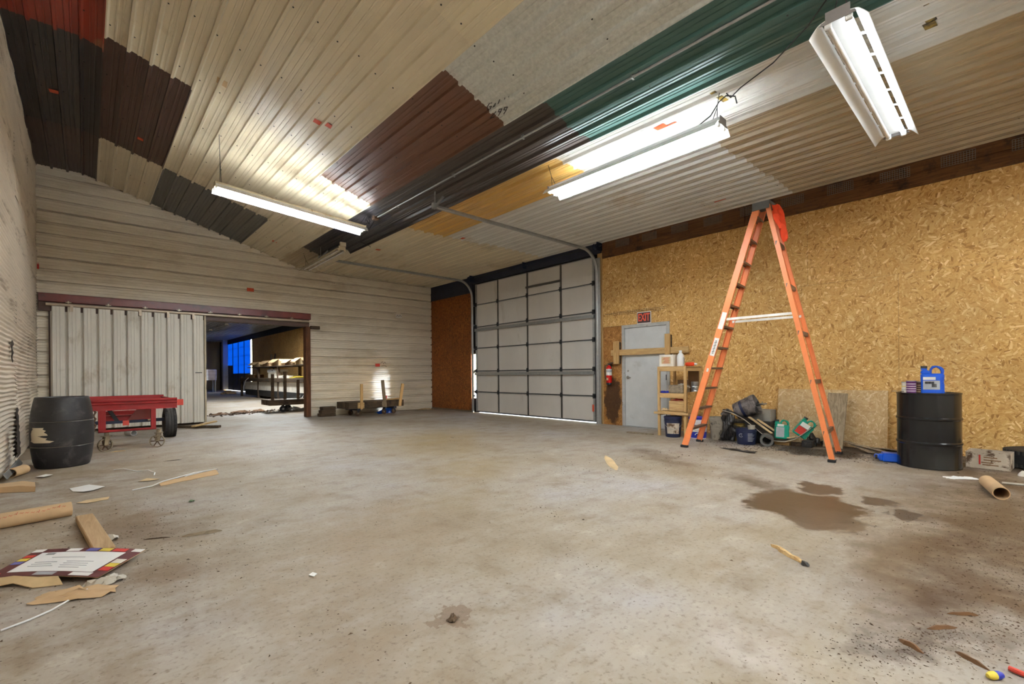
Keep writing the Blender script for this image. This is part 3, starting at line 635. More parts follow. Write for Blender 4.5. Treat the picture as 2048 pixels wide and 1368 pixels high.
# ---- grey walk-through door
d2 = struct('door_2', 'grey steel walk-through door')
g = G().box(XR - .015, XR + .06, 5.705, 5.775, 0, 2.175).box(XR - .015, XR + .06, 4.655, 4.725, 0, 2.175).box(XR - .015, XR + .06, 4.725, 5.705, 2.105, 2.175); g.obj('frame', 'door_frame', d2, bev=.004)
slab2 = G().box(XR + .008, XR + .05, 4.729, 5.701, .012, 2.10).obj('slab', 'grey_door', d2, bev=.003)
G().box(XR + .05, XR + .16, 4.6, 5.85, 0, 2.2).obj('outer_skin', 'backing', d2, smooth=False)
g = G().lathe([(.032, 0), (.032, .012), (.014, .016), (.014, .05)], 16, T(XR + .008, 5.63, 1.05) @ RY(-PI / 2)); g.tube([(XR - .042, 5.63, 1.05), (XR - .048, 5.60, 1.05), (XR - .048, 5.53, 1.045)], [.011, .011, .008], 8); g.lathe([(.02, 0), (.02, .012), (0, .014)], 14, T(XR + .008, 5.63, 1.19) @ RY(-PI / 2)); g.obj('lever_handle', 'chrome', slab2)
for z in (.25, 1.05, 1.86): G().tube([(XR - .006, 4.735, z - .055), (XR - .006, 4.735, z + .055)], .009, 8).obj('hinge', 'dark_steel', d2)
G().box(XR - .07, XR + .02, 4.68, 5.75, 0, .012).obj('threshold', 'galv', d2)

# ================================================================== LIGHT FIXTURES
def fixture(label, loc, rz, length=2.40, lit=(1, 1), body='fixture_white', wing='fixture_white', cap='fixture_grey', hang=None, tilt=0., group=None, name='tube_light', lamp='tube_lit'):
    t = thing(name, label, 'light fixture', loc, rz, group, rot=(0, tilt, rz)); h = length / 2
    G().box(-h, h, -.07, .07, 0, .004).box(-h, h, -.055, .055, .004, .05).obj('housing', body, t, bev=.002)
    n = 7; L_ = length / n
    for s in (-1, 1):
        g = G(); prof_in = [(.072, .002), (.100, -.006)]; prof_out = [(.100, -.006), (.120, -.016), (.150, -.050), (.172, -.078), (.176, -.086)]
        for k in range(n + 1):      # bridges between the slots along the lamp
            x = -h + k * L_; w = .018; a = max(-h, x - w); b = min(h, x + w)
            g.slab([[(xx, s * y, z) for y, z in prof_in] for xx in (a, b)], (0, 0, .003))
        g.slab([[(xx, s * y, z) for y, z in prof_out] for xx in (-h, h)], (0, s * .003, .003)); g.obj('reflector_wing', wing, t)
        G().lathe([(.019, -h + .03), (.019, h - .03)], 14, T(0, s * .062, -.034) @ RY(PI / 2)).obj('tube', lamp if lit[0 if s < 0 else 1] else 'tube_off', t)
        for e in (-1, 1): G().cbox((e * (h - .018), s * .062, -.028), (.03, .045, .06)).obj('lamp_socket', body, t, bev=.006)
    for e in (-1, 1):
        G().prism([(-.074, .055), (-.074, -.008), (-.10, -.012), (-.11, -.03), (.11, -.03), (.10, -.012), (.074, -.008), (.074, .055)], 0, .004, T(e * h, 0, 0) @ Matrix(((0, 0, e, 0), (1, 0, 0, 0), (0, 1, 0, 0), (0, 0, 0, 1)))).obj('end_cap', cap, t)
    for k, (px, top) in enumerate(hang or []):
        top = Vector(top); g = G(); M = mat_of(t); a = M @ Vector((px, -.05, .05)); b = M @ Vector((px, .05, .05)); m = a.lerp(b, .5).lerp(top, .45)
        g.tube([a, m], .004, 5).tube([b, m], .004, 5).tube([m, top], .004, 5); g.obj('hanger_chain', 'dark_steel', t, world=True)
    return t
def ctop(x, y): return cpoint(x, y, .004)[0]
fixture('lit two-tube fluorescent fixture under the cream and brown sheets of the slope', (2.70, 8.36, 4.02), 0, 2.44, (1, 1), 'fixture_dusty', 'fixture_white', 'fixture_dusty', [(-1.14, ctop(1.56, 8.40)), (1.12, ctop(3.98, 8.40))], tilt=.075, lamp='tube_slope')
fixture('bright two-tube fluorescent fixture hanging below the gold sheet', (4.87, 3.23, 3.73), PI / 2, 2.40, (1, 1), 'fixture_white', 'fixture_white', 'fixture_grey', [(-1.12, ctop(4.92, 2.08)), (1.14, ctop(4.84, 4.46))])
fixture('fluorescent fixture with one dead tube and slotted white reflector', (5.12, .83, 3.66), 0, 2.40, (1, 0), 'fixture_white', 'fixture_white', 'fixture_grey', [(-1.1, ctop(4.0, .83)), (1.1, ctop(6.24, .83))], lamp='tube_near')
t = fixture('unlit dusty fluorescent fixture near the top of the siding', (4.10, 10.95, 3.86), PI / 2 - .03, 2.40, (0, 0), 'fixture_dusty', 'fixture_dusty', 'fixture_dusty', [(-1.1, ctop(4.12, 9.86)), (1.1, ctop(4.02, 12.0))])
G().cbox((-1.24, .0, .085), (.05, .13, .09)).obj('ballast_box', 'fixture_dusty', t, bev=.008)
fixture('added unseen fluorescent fixture on the ceiling behind the viewer by the red sheet', (2.2, -1.6, 4.25), 0, 2.40, (1, 1), hang=[(-1.1, ctop(1.1, -1.6)), (1.1, ctop(3.3, -1.6))], lamp='tube_rear_fill')  # added out of view to brighten the room
fixture('added unseen fluorescent fixture on the ceiling behind the viewer by the ochre sheets', (6.6, -2.8, 3.73), PI / 2, 2.40, (1, 1), hang=[(-1.1, ctop(6.6, -3.7)), (1.1, ctop(6.6, -1.5))])  # second fill fixture, added where the camera cannot see it
def strip(label, loc, rz, tops):  # bare tubes added behind the viewer as fill for ceiling and walls
    t = thing('added_strip_light', label, 'light fixture', loc, rz); G().box(-1.2, 1.2, -.03, .03, .03, .09).obj('channel', 'fixture_white', t, bev=.003)
    for e in (-1, 1): G().cbox((e * 1.19, 0, .01), (.03, .05, .07)).obj('lamp_socket', 'fixture_white', t)
    G().lathe([(.019, -1.17), (.019, 1.17)], 14, RY(PI / 2)).obj('tube', 'tube_rear_fill', t)
    for px, tp in zip((-1, 1), tops): G().tube([mat_of(t) @ Vector((px, 0, .09)), tp], .004, 5).obj('hanger_rod', 'dark_steel', t, world=True)
strip('added bare strip light for fill behind the viewer near the corrugated wall', (.9, -.9, 4.6), PI / 2, (ctop(.9, -1.9), ctop(.9, .1)))
strip('added bare strip light for fill behind the viewer in the middle of the slope', (2.6, -3.2, 4.3), 0, (ctop(1.6, -3.2), ctop(3.6, -3.2)))
for (x, y, l, lb) in ((5.3, 17.2, 1, 'added unseen lit fixture just beyond the opening in the siding'), (5.6, 22.0, 1, 'added unseen lit fixture above the carton rack in the far bay'), (5.50, 29.4, 0, 'unlit fluorescent fixture in the far bay seen through the opening'), (5.42, 33.2, 0, 'unlit fluorescent fixture deep in the far bay behind another')):  # lit ones added out of view above the opening to brighten the bay
    fixture(lb, (x, y, 3.88), PI / 2, 2.40, (l, l), 'fixture_dusty', 'fixture_white', 'fixture_white', [(-1.1, (x, y - 1.1, 4.105)), (1.1, (x, y + 1.1, 4.105))], lamp='tube_bay_fill')
# power leads
tag(G().tube([(4.94, 2.02, 4.06), (4.95, 1.98, 4.0), (4.9, 1.86, 4.03), (4.72, 1.5, 4.02), (4.45, 1.15, 4.03), (4.2, .92, 4.04)], .006, 6).obj('power_lead', 'cable'), 'black power lead strung between two hanging light fixtures', 'cable')
tag(G().tube([(4.86, 2.30, 3.79), (4.88, 2.16, 3.86), (4.90, 2.08, 3.98), (4.93, 2.02, 4.03), (4.96, 1.94, 4.0), (4.98, 1.93, 3.93)], .007, 6).obj('power_lead', 'cable'), 'black power lead looped over the chain of the bright fixture', 'cable')
tag(G().tube([(4.08, 8.28, 4.10), (4.05, 8.40, 3.98), (4.10, 8.55, 3.98), (4.12, 8.9, 3.95), (4.3, 9.4, 3.98), (4.7, 9.75, 4.03), (4.78, 9.9, 4.05)], .007, 6).obj('power_lead', 'cable'), 'black power lead drooping from the conduit junction box to the ceiling', 'cable')
tag(G().tube([(3.93, 8.34, 4.08), (3.96, 8.36, 4.15), (3.99, 8.38, 4.19), (4.03, 8.36, 4.10), (4.0, 8.33, 4.03), (3.95, 8.33, 4.10)], .006, 6).obj('power_lead', 'cable'), 'coiled black lead at the end of the long lit fixture', 'cable')

# ================================================================== THINGS
# ---- step ladder: step side, bracing side, spreaders
ld = thing('step_ladder', 'tall orange fibreglass step ladder standing open on the concrete', 'ladder', (7.15, 2.5, 0))
TOPZ = 3.52
FN, FF, RN, RF = Vector((6.74, 3.43, 0)), Vector((7.46, 3.53, 0)), Vector((6.89, 1.56, 0)), Vector((7.66, 1.65, 0))
TFN, TFF, TRN, TRF = Vector((6.99, 2.44, TOPZ)), Vector((7.32, 2.47, TOPZ)), Vector((7.00, 2.32, TOPZ - .04)), Vector((7.33, 2.35, TOPZ - .04))
def rail(p, q, w, d, inward, mat, name):
    """channel-section rail, web outside"""
    p = Vector(p); q = Vector(q); z = (q - p).normalized(); x = Vector(inward); x = (x - z * x.dot(z)).normalized(); y = z.cross(x); rows = []
    for c in (p, q): rows.append([c + x * a + y * b for a, b in ((0, -w / 2), (d, -w / 2), (d, -w / 2 + .006), (.006, -w / 2 + .006), (.006, w / 2 - .006), (d, w / 2 - .006), (d, w / 2), (0, w / 2))])
    return G().loft(rows, True).obj(name, mat, ld, world=True, ang=30)
for p, q, s in ((FN, TFN, 1), (FF, TFF, -1)): rail(p + Vector((0, 0, .03)), q, .088, .030, (s, 0, 0), 'orange_rail', 'step_rail')
for p, q, s in ((RN, TRN, 1), (RF, TRF, -1)): rail(p + Vector((0, 0, .03)), q, .060, .026, (s, 0, 0), 'orange_rail', 'rear_rail')
for k in range(1, 12):
    f = k * .305 / TOPZ; a = FN.lerp(TFN, f) + Vector((.006, 0, 0)); b = FF.lerp(TFF, f) - Vector((.006, 0, 0)); m = a.lerp(b, .5)
    M = T(*m) @ frame((0, 0, 1), (b - a)); l = (b - a).length
    G().box(-l / 2, l / 2, -.043, .043, -.006, 0, M).box(-l / 2, l / 2, -.043, -.038, -.028, 0, M).box(-l / 2, l / 2, .038, .043, -.028, 0, M).obj('step', 'step_alu', ld, world=True)
for z in (.36, 1.02, 1.68, 2.34, 2.95):
    f = z / TOPZ; a = RN.lerp(TRN, f); b = RF.lerp(TRF, f); G().bar(a, b, .035, .055, (0, 0, 1)).obj('rear_brace', 'step_alu', ld, world=True)
for p, q, r_ in ((FN, TFN, 1), (FF, TFF, 0)):
    f = 1.92 / TOPZ; a = p.lerp(q, f); rp, rq = ((RN, TRN) if r_ else (RF, TRF)); b = rp.lerp(rq, 1.95 / TOPZ); dx = .02 if r_ else -.02
    G().bar(a + Vector((dx, 0, 0)), b + Vector((dx, 0, 0)), .006, .034, (0, 0, 1)).obj('spreader', 'spreader_white', ld, world=True)
g = G(T(7.16, 2.395, TOPZ - .01)); g.box(-.19, .19, -.115, .115, -.02, .022).box(-.19, -.18, -.115, .115, -.09, 0).box(.18, .19, -.115, .115, -.09, 0); g.obj('top_cap', 'pvc_grey', ld, world=True, bev=.005)
for p, w in ((FN, .11), (FF, .11), (RN, .085), (RF, .085)): G().cbox(p + Vector((0, 0, .018)), (.05, w, .036)).obj('foot', 'black_rubber', ld, world=True, bev=.005)
for z, l, m in ((1.90, .24, 'label_white'), (1.52, .26, 'label_white'), (1.18, .05, 'label_white')):
    a = FN.lerp(TFN, (z - l / 2) / TOPZ) + Vector((-.003, 0, 0)); b = FN.lerp(TFN, (z + l / 2) / TOPZ) + Vector((-.003, 0, 0)); G().bar(a, b, .002, .068 if l > .1 else .03, (0, 1, .28)).obj('rail_label', m, ld, world=True, smooth=False)
g = G()
for k in range(9):
    a = FN.lerp(TFN, (1.43 + k * .022) / TOPZ) + Vector((-.0048, 0, 0)); g.cbox(a, (.001, .035 if k % 2 else .024, .010))
g.obj('label_print', 'ink', ld, world=True, smooth=False)
g = G(); rows = []
for i in range(8):
    f = i / 7; rows.append([(7.02 + .03 * math.sin(i * 1.7 + j) + .016 * j, 2.262 - .11 * f + .022 * math.sin(j * 1.5 + i * .8) - .012 * j, 3.47 - .52 * f + .03 * math.sin(j * 2.1) * f) for j in range(7)])
g.slab(rows, (.0, .004, 0)); tag(g.obj('rag', 'rag_orange'), 'orange rag hung over the top of the step ladder', 'rag')

# ---- black steel drum and what stands on it
dr = thing('steel_drum', 'glossy black steel drum beside the leaning strand board', 'drum', (7.42, .70, 0))
R_ = .292
G().lathe([(R_ - .004, 0), (R_ + .004, .004), (R_ + .004, .014), (R_, .022), (R_, .275), (R_ + .010, .288), (R_ + .010, .302), (R_, .315), (R_, .560), (R_ + .010, .573), (R_ + .010, .587), (R_, .600), (R_, .862), (R_ + .005, .868), (R_ + .005, .882), (R_ - .008, .884), (R_ - .012, .866), (0, .866)], 56).obj('shell', 'black_paint', dr)
G().lathe([(.03, .866), (.03, .878), (0, .88)], 14, T(.18, .05, 0)).obj('bung', 'dark_steel', dr); G().lathe([(.018, .866), (.018, .876), (0, .878)], 12, T(-.2, .02, 0)).obj('bung', 'dark_steel', dr)
def jug(name, label, M, sc, mat, cap, lab, stripes=True, mirror=1):
    """flat-sided oil jug with a through-handle; local x wide, y thick, z tall"""
    t = bpy.data.objects.new(name, None); COL.objects.link(t); t.location = M.translation; t.rotation_euler = M.to_euler(); tag(t, label, 'jug'); w, d, h = sc
    def P(pts, d_): return [(mirror * x * w, z * h) for x, z in pts]
    A = Matrix(((1, 0, 0, 0), (0, 0, 1, 0), (0, 1, 0, 0), (0, 0, 0, 1)))
    out = [(-.48, 0), (.48, 0), (.5, .04), (.5, .30), (.47, .42), (.5, .60), (.5, .72), (-.5, .72), (-.5, .04)]
    body = G().prism(P(out, d), -d / 2, d / 2, A).obj('body', mat, t, bev=min(w, d) * .14)
    G().prism(P([(-.5, .70), (-.1, .70), (-.1, .80), (-.28, .86), (-.42, .86), (-.5, .80)], d), -d * .42, d * .42, A).obj('shoulder', mat, t, bev=d * .14)
    g = G(); g.prism(P([(-.12, .71), (-.12, .86), (.0, .99), (.18, 1.0), (.18, .93), (.04, .91), (-.02, .84), (-.02, .71)], d), -d * .2, d * .2, A).prism(P([(.18, 1.0), (.40, .95), (.5, .86), (.5, .71), (.36, .71), (.36, .80), (.30, .88), (.18, .93)], d), -d * .2, d * .2, A)
    g.obj('handle', mat, t, bev=d * .06)
    g = G(); g.lathe([(w * .14, h * .85), (w * .14, h * .90), (w * .115, h * .905), (w * .115, h * .91)], 18, T(-.35 * w * mirror, 0, 0)); g.obj('neck', mat, t)
    G().lathe([(w * .15, h * .905), (w * .15, h * .985), (0, h * .985)], 18, T(-.35 * w * mirror, 0, 0)).obj('cap', cap, t)
    for k, (x0, x1, z0, z1, m) in enumerate(lab):
        a, b = sorted((x0 * w * mirror, x1 * w * mirror)); G().box(a, b, -d / 2 - .0012, -d / 2 + .002, z0 * h, z1 * h).obj('label_print', m, t, smooth=False)
    if stripes:
        for k in range(6): G().cbox((.41 * w * mirror, -d / 2, (.16 + k * .085) * h), (.12 * w, .012, .03 * h)).obj('grip_rib', mat, t, bev=.003)
    return t
def towards(x, y): return math.atan2(-x, y) * 0 + math.atan2(y, x) - PI / 2 + PI   # rz so that local -y faces the viewer
def facing(x, y): return math.atan2(x, -y) + PI                                       # local -y points at the origin
jug('oil_jug', 'blue oil jug standing on the black steel drum', T(7.33, .655, .868) @ RZ(facing(7.33, .655) + .1), (.205, .115, .335), 'blue_plastic', 'ink', [(-.42, .12, .50, .60, 'label_white'), (-.42, .30, .16, .47, 'print_grey'), (-.34, .06, .36, .44, 'ink'), (-.05, .16, .24, .36, 'ink')])
def can(label, x, y, z, r, h, mat, band, cat='can', name='tin_can', group=None):
    t = thing(name, label, cat, (x, y, z), facing(x, y)); G().lathe([(r, 0), (r, h), (r - .004, h + .001), (r - .005, h - .004), (0, h - .004)], 22).obj('body', mat, t)
    for zz, m in band: G().lathe([(r + .0008, zz * h), (r + .0008, zz * h + .008)], 22, cap=False).obj('printed_band', m, t)
    G().lathe([(r + .002, h - .006), (r + .002, h + .002)], 22, cap=False).obj('rim', 'tin', t); G().lathe([(r + .002, 0), (r + .002, .006)], 22, cap=False).obj('rim', 'tin', t); return t
can('purple printed can on the rim of the black steel drum', 7.255, .835, .868, .046, .155, 'purple', [(.2, 'label_white'), (.38, 'label_white'), (.56, 'label_white'), (.74, 'label_white')])
can('brown printed can between the purple can and the blue jug', 7.32, .765, .868, .036, .145, 'can_brown', [(.15, 'kraft'), (.32, 'kraft'), (.5, 'kraft'), (.68, 'kraft')])
can('cream printed can behind the purple can on the drum', 7.345, .885, .868, .05, .14, 'carton_white', [(.3, 'print_grey'), (.6, 'yellow')])
g = G(); g.bar((7.28, .93, .897), (7.50, .80, .892), .022, .008).bar((7.19, 1.0, .90), (7.30, .92, .898), .034, .007); tag(g.obj('paint_stirrer', 'grey_board_x', bev=.002), 'thin wooden stirring stick poking over the rim of the black drum', 'stick')
jug('oil_jug', 'blue jug lying on its side on the floor against the black drum', T(7.49, .96, .058) @ RZ(.25) @ RX(-PI / 2), (.18, .105, .27), 'blue_plastic', 'ink', [], False)
# ---- carton and tyre at the right
bxr = thing('open_carton', 'dirty open white cardboard box between the black drum and a tyre', 'box', (7.80, .20, 0), facing(7.8, .2) - .12)
w, d, h = .36, .34, .19
for nm, b in (('front_panel', (-w / 2, w / 2, -d / 2, -d / 2 + .005, 0, h)), ('back_panel', (-w / 2, w / 2, d / 2 - .005, d / 2, 0, h)), ('side_panel', (-w / 2, -w / 2 + .005, -d / 2, d / 2, 0, h)), ('side_panel', (w / 2 - .005, w / 2, -d / 2, d / 2, 0, h)), ('base_panel', (-w / 2, w / 2, -d / 2, d / 2, 0, .005))): G().box(*b).obj(nm, 'carton_dirty' if nm != 'base_panel' else 'cardboard_dark', bxr, smooth=False)
G().box(-.07, -.055, -d / 2 - .0012, -d / 2, .05, .16).obj('red_print', 'label_red', bxr, smooth=False)
g = G()
for k, (x0, x1, z) in enumerate(((-.03, .08, .13), (-.03, .11, .10), (-.05, .05, .07), (-.04, .09, .045))): g.box(x0, x1, -d / 2 - .0012, -d / 2, z, z + .012)
g.obj('printed_text', 'cardboard_dark', bxr, smooth=False)
def tyre(name, label, M, R, r, wd, mat='tread', blocks=40):
    t = bpy.data.objects.new(name, None); COL.objects.link(t); t.location = M.translation; t.rotation_euler = M.to_euler(); tag(t, label, 'tyre'); hw = wd / 2
    G().lathe([(r, -hw * .72), (r + .02, -hw * .9), (R - .05, -hw), (R - .012, -hw * .92), (R - .006, -hw * .5), (R - .012, -hw * .48), (R - .012, -hw * .44), (R - .004, -hw * .42), (R - .004, -hw * .06), (R - .012, -hw * .04), (R - .012, hw * .04), (R - .004, hw * .06), (R - .004, hw * .42), (R - .012, hw * .44), (R - .012, hw * .48), (R - .006, hw * .5), (R - .012, hw * .92), (R - .05, hw), (r + .02, hw * .9), (r, hw * .72), (r, -hw * .72)], 48, cap=False).obj('carcass', 'black_rubber', t)
    g = G()
    for k in range(blocks):
        for s in (-1, 1): g.box(R - .014, R + .001, -.012, .012, min(s * hw * .52, s * hw * .9), max(s * hw * .52, s * hw * .9), RZ(2 * PI * k / blocks + (.05 if s > 0 else 0)))
    o = g.obj('tread_blocks', mat, t, smooth=False); o['kind'] = 'stuff'; return t
tyre('tyre', 'worn black tyre lying flat by the strand board wall', T(8.20, -.27, .105), .37, .20, .205)
# ---- strand board offcut, leaning plank, angle irons
g = G(); M = T(8.44, 1.96, .004) @ RY(.13); g.box(-.007, .007, -.72, .72, 0, .86, M); tag(g.obj('strand_board_offcut', 'osb_grey', smooth=False), 'greyed strand board offcut leaning low against the wall', 'board')
g = G(); M = T(8.17, 1.84, .0) @ RX(.035) @ RY(.26); g.box(-.014, .014, -.125, .125, .004, .84, M); tag(g.obj('leaning_plank', 'grey_board', bev=.003), 'weathered wide plank leaning on the strand board offcut', 'plank')
for a, b, lb in (((8.36, 1.72, .10), (7.92, 1.33, .02), 'bent grey angle iron lying by the leaning plank'), ((8.2, 1.62, .09), (7.98, 1.12, .03), 'grey angle iron crossing another one near the drum'), ((8.45, 1.45, .03), (8.3, .95, .03), 'grey metal strip lying along the foot of the wall')):
    g = G(); g.bar(a, b, .075, .006).bar(Vector(a) + Vector((.02, -.035, -.015)), Vector(b) + Vector((.02, -.035, -.015)), .006, .04); tag(g.obj('angle_iron', 'grey_board_x', smooth=False), lb, 'angle iron')

# ---- wooden shelf unit in front of the door
sf = thing('wooden_shelf', 'rough wooden shelf unit standing in front of the grey door', 'shelf', (7.98, 4.14, 0))
x0, x1, y0, y1 = 7.70, 8.28, 3.88, 4.43
for (x, y) in ((x0, y1), (x0, y0), (x1, y1), (x1, y0)): G().box(x, x + .04, y - (.045 if y == y1 else 0), y + (.045 if y == y0 else 0), 0 if x == x0 or y == y1 else 0, 1.24).obj('leg', 'pine', sf, world=True, bev=.003)
for z in (1.20, .72): 
    for x in (x0 + .001, x1 + .001): G().box(x, x + .036, y0 + .045, y1 - .045, z - .03, z + .038).obj('rail', 'pine_y', sf, world=True, bev=.003)
G().box(x0 - .03, x0 - .001, y0 - .05, y1 + .06, .395, .435).obj('rail', 'pine_y', sf, world=True, bev=.003)
for y in (y0 + .002, y1 - .04): 
    for z in (1.20, .72, .40): G().box(x0 + .04, x1, y, y + .036, z - .03, z + .03).obj('side_rail', 'pine_x', sf, world=True, bev=.003)
for z in (1.24, .758, .435): G().box(x0, x1 + .04, y0, y1, z, z + .016).obj('shelf_board', 'pine_y', sf, world=True, smooth=False)
G().box(x0 + .05, x1 + .03, y0 - .014, y0 - .002, .40, .80).obj('side_panel', 'osb', sf, world=True, smooth=False)
G().box(x1 + .04, x1 + .05, y0, 4.15, .40, 1.22).obj('back_panel', 'cardboard_dark', sf, world=True, smooth=False)
ct = thing('carton', 'cream carton with a printed panel on the wooden shelf top', 'box', (7.90, 4.30, 1.257), .08)
G().box(-.13, .13, -.135, .135, 0, .215).obj('body', 'carton_white', ct, bev=.004); G().box(-.131, -.13, -.08, .09, .05, .175).obj('printed_panel', 'kraft', ct, smooth=False); g = G()
for k in range(5): g.box(-.132, -.131, -.06 + .01 * (k % 2), .07 - .02 * (k % 3), .062 + k * .022, .070 + k * .022)
g.obj('printed_text', 'label_red', ct, smooth=False)
bt = thing('bleach_bottle', 'white plastic bottle next to the cream carton on the shelf top', 'bottle', (7.88, 4.07, 1.257))
G().lathe([(.055, 0), (.062, .01), (.062, .17), (.052, .21), (.03, .235), (.022, .245), (.022, .26)], 20).obj('body', 'white_plastic', bt); G().lathe([(.026, .25), (.026, .285), (0, .287)], 16).obj('cap', 'white_plastic', bt); G().box(-.02, .02, -.066, -.061, .04, .16).obj('label_print', 'print_grey', bt)
t = thing('spray_bottle', 'small orange bottle with white cap lying on the shelf top', 'bottle', (8.02, 3.95, 1.295), 0); G().lathe([(.03, -.09), (.034, -.08), (.034, .05), (.014, .08)], 16, RX(PI / 2)).obj('body', 'rag_orange', t); G().lathe([(.018, .075), (.018, .115), (0, .116)], 12, RX(PI / 2)).obj('cap', 'white_plastic', t)
t = thing('pail_cover', 'round blue bucket lid lying on the middle shelf', 'lid', (7.80, 4.32, .776)); G().lathe([(.095, 0), (.10, .006), (.10, .03), (.094, .034), (.09, .026), (0, .026)], 28).obj('rim', 'royal_plastic', t); G().lathe([(.012, .026), (.012, .05), (0, .052)], 10, T(.05, .02, 0)).obj('spout', 'white_plastic', t)
def crate(label, c, dims, mat, tilt=0, name='wooden_crate', rz=0.):
    t = thing(name, label, 'crate', c, rz); w, d, h = dims
    for nm, b in (('front_board', (-w / 2, -w / 2 + .014, -d / 2, d / 2, 0, h)), ('back_board', (w / 2 - .014, w / 2, -d / 2, d / 2, 0, h)), ('end_board', (-w / 2 + .014, w / 2 - .014, -d / 2, -d / 2 + .014, 0, h)), ('end_board', (-w / 2 + .014, w / 2 - .014, d / 2 - .014, d / 2, 0, h)), ('floor_board', (-w / 2, w / 2, -d / 2, d / 2, 0, .01))): G().box(*b).obj(nm, mat, t, bev=.002)
    return t
crate('grey wooden crate holding a plastic bag on the middle shelf', (7.86, 4.09, .776), (.26, .27, .145), 'grey_board_x')
crate('pale wooden crate on the lowest board of the shelf unit', (7.88, 4.08, .453), (.3, .28, .185), 'pine_y')
o = crumple(G(), 7.84, 4.03, .22, .22, .12, 10, 4, .86).obj('plastic_bag', 'bag_clear'); tag(o, 'crumpled translucent plastic bag bulging from the grey crate', 'bag')
o = crumple(G(), 7.79, 4.33, .12, .14, .08, 8, 9, .455).obj('work_glove', 'kraft'); tag(o, 'crumpled tan work glove on the lowest shelf board', 'glove')
o = crumple(G(), 7.78, 4.07, .10, .2, .05, 8, 12, .643).obj('rag', 'tab_red'); tag(o, 'faded red rag on top of the pale wooden crate', 'rag')
t = thing('metal_tin', 'ribbed silver tin standing in the open side of the shelf', 'tin', (8.13, 3.93, .776)); G().lathe([(.062, 0), (.062, .05), (.059, .055), (.062, .06), (.062, .12), (.059, .125), (.062, .13), (.062, .20), (.058, .202), (.058, .19), (0, .19)], 24).obj('body', 'tin', t)
t = thing('carton', 'brown carton at the back of the middle shelf', 'box', (8.19, 4.17, .776)); G().box(-.06, .06, -.07, .09, 0, .23).obj('body', 'cardboard_dark', t, bev=.003)

# ---- buckets
def bucket(label, x, y, mat, lid=None, bands=(), label_panel=None, h=.365, r0=.128, r1=.148, z=0, bail=True, rim=None, name='bucket', M=None):
    t = thing(name, label, 'bucket', (x, y, z), facing(x, y))
    if M is not None: t.location = M.translation; t.rotation_euler = M.to_euler()
    k = h / .365
    G().lathe([(r0 * .96, 0), (r0, .008), (r1, h * .80), (r1 + .006, h * .81), (r1 + .006, h * .84), (r1 + .001, h * .845), (r1 + .001, h * .88), (r1 + .007, h * .89), (r1 + .007, h * .92), (r1 + .002, h * .925), (r1 + .003, h), (r1 - .004, h), (r1 - .008, h * .9), (r0 - .006, .02), (0, .02)], 32).obj('body', mat, t)
    if lid: G().lathe([(r1 + .010, h - .025), (r1 + .010, h + .004), (r1 - .002, h + .008), (r1 - .01, h), (0, h)], 32).obj('lid', lid, t)
    for z0, z1, m in bands: G().lathe([(r0 + (r1 - r0) * z0 / .8 + .0015, h * z0), (r0 + (r1 - r0) * z1 / .8 + .0015, h * z1)], 32, cap=False).obj('band', m, t)
    if label_panel:
        z0, z1, m, a = label_panel; rows = []
        for zz in (z0, z1): rr = r0 + (r1 - r0) * zz / .8 + .002; rows.append([(rr * math.sin(b), -rr * math.cos(b), h * zz) for b in [(-a + 2 * a * i / 10) for i in range(11)]])
        G().slab(rows, (0, .001, 0)).obj('paper_label', m, t)
    if bail:
        rr = r1 + .012; pts = [(rr * math.cos(b), -abs(rr * math.sin(b)) * 1.02, h * .83 - h * .42 * math.sin(b)) for b in [PI * i / 16 for i in range(17)]]; G().tube(pts, .0035, 5).obj('bail_handle', 'galv', t)
    return t
bucket('navy lidded bucket with a pale paper label under the wooden shelf', 7.72, 4.14, 'navy_plastic', 'navy_plastic', label_panel=(.18, .70, 'carton_dirty', .8), h=.36)
b2 = bucket('white and blue printed bucket behind the foot of the ladder', 7.83, 3.73, 'white_plastic', 'royal_plastic', [(.05, .34, 'royal_plastic'), (.55, .68, 'royal_plastic')], h=.36)
g = G(); g.tube([(.1 * math.cos(a) * .5, -.1415 - .0, .07 + .035 * math.sin(a)) for a in [PI * i / 8 for i in range(9)]], .006, 5); g.obj('printed_arch', 'label_white', b2)
bucket('dirty grey bucket splashed with tar beside the ladder', 7.96, 3.43, 'bucket_grey', None, h=.38, bail=False)
bn = bucket('small navy bucket with white printed clock and text', 7.735, 2.90, 'navy_plastic', None, h=.245, r0=.135, r1=.147, bail=False)
g = G(); cx, cz = -.072, .148
g.tube([(cx + .027 * math.cos(a), -.1285 - .004, cz + .027 * math.sin(a)) for a in [2 * PI * i / 20 for i in range(21)]], .003, 4, False).tube([(cx, -.133, cz + .02), (cx, -.133, cz), (cx + .014, -.133, cz - .006)], .0025, 4)
g.obj('printed_clock', 'print_grey', bn)
g = G()
for k in range(7): rr = .1475; a0 = .15; a1 = .15 + .5 + .12 * (k % 3); g.slab([[(rr * math.sin(b), -rr * math.cos(b), zz) for b in [a0 + (a1 - a0) * i / 6 for i in range(7)]] for zz in (.06 + k * .019, .066 + k * .019)], (0, .002, 0))
g.obj('printed_text', 'print_grey', bn, smooth=False)
bucket('dirty yellow pail blackened with tar behind the small navy bucket', 8.08, 3.16, 'yellow_dirty', None, h=.27, r0=.13, r1=.145, bail=False)
t = thing('plastic_tub', 'translucent tub lying in the small navy bucket', 'tub', (7.76, 2.83, .20)); G().lathe([(.045, 0), (.055, .10), (.05, .10), (.04, .01), (0, .01)], 18).obj('body', 'bag_clear', t)
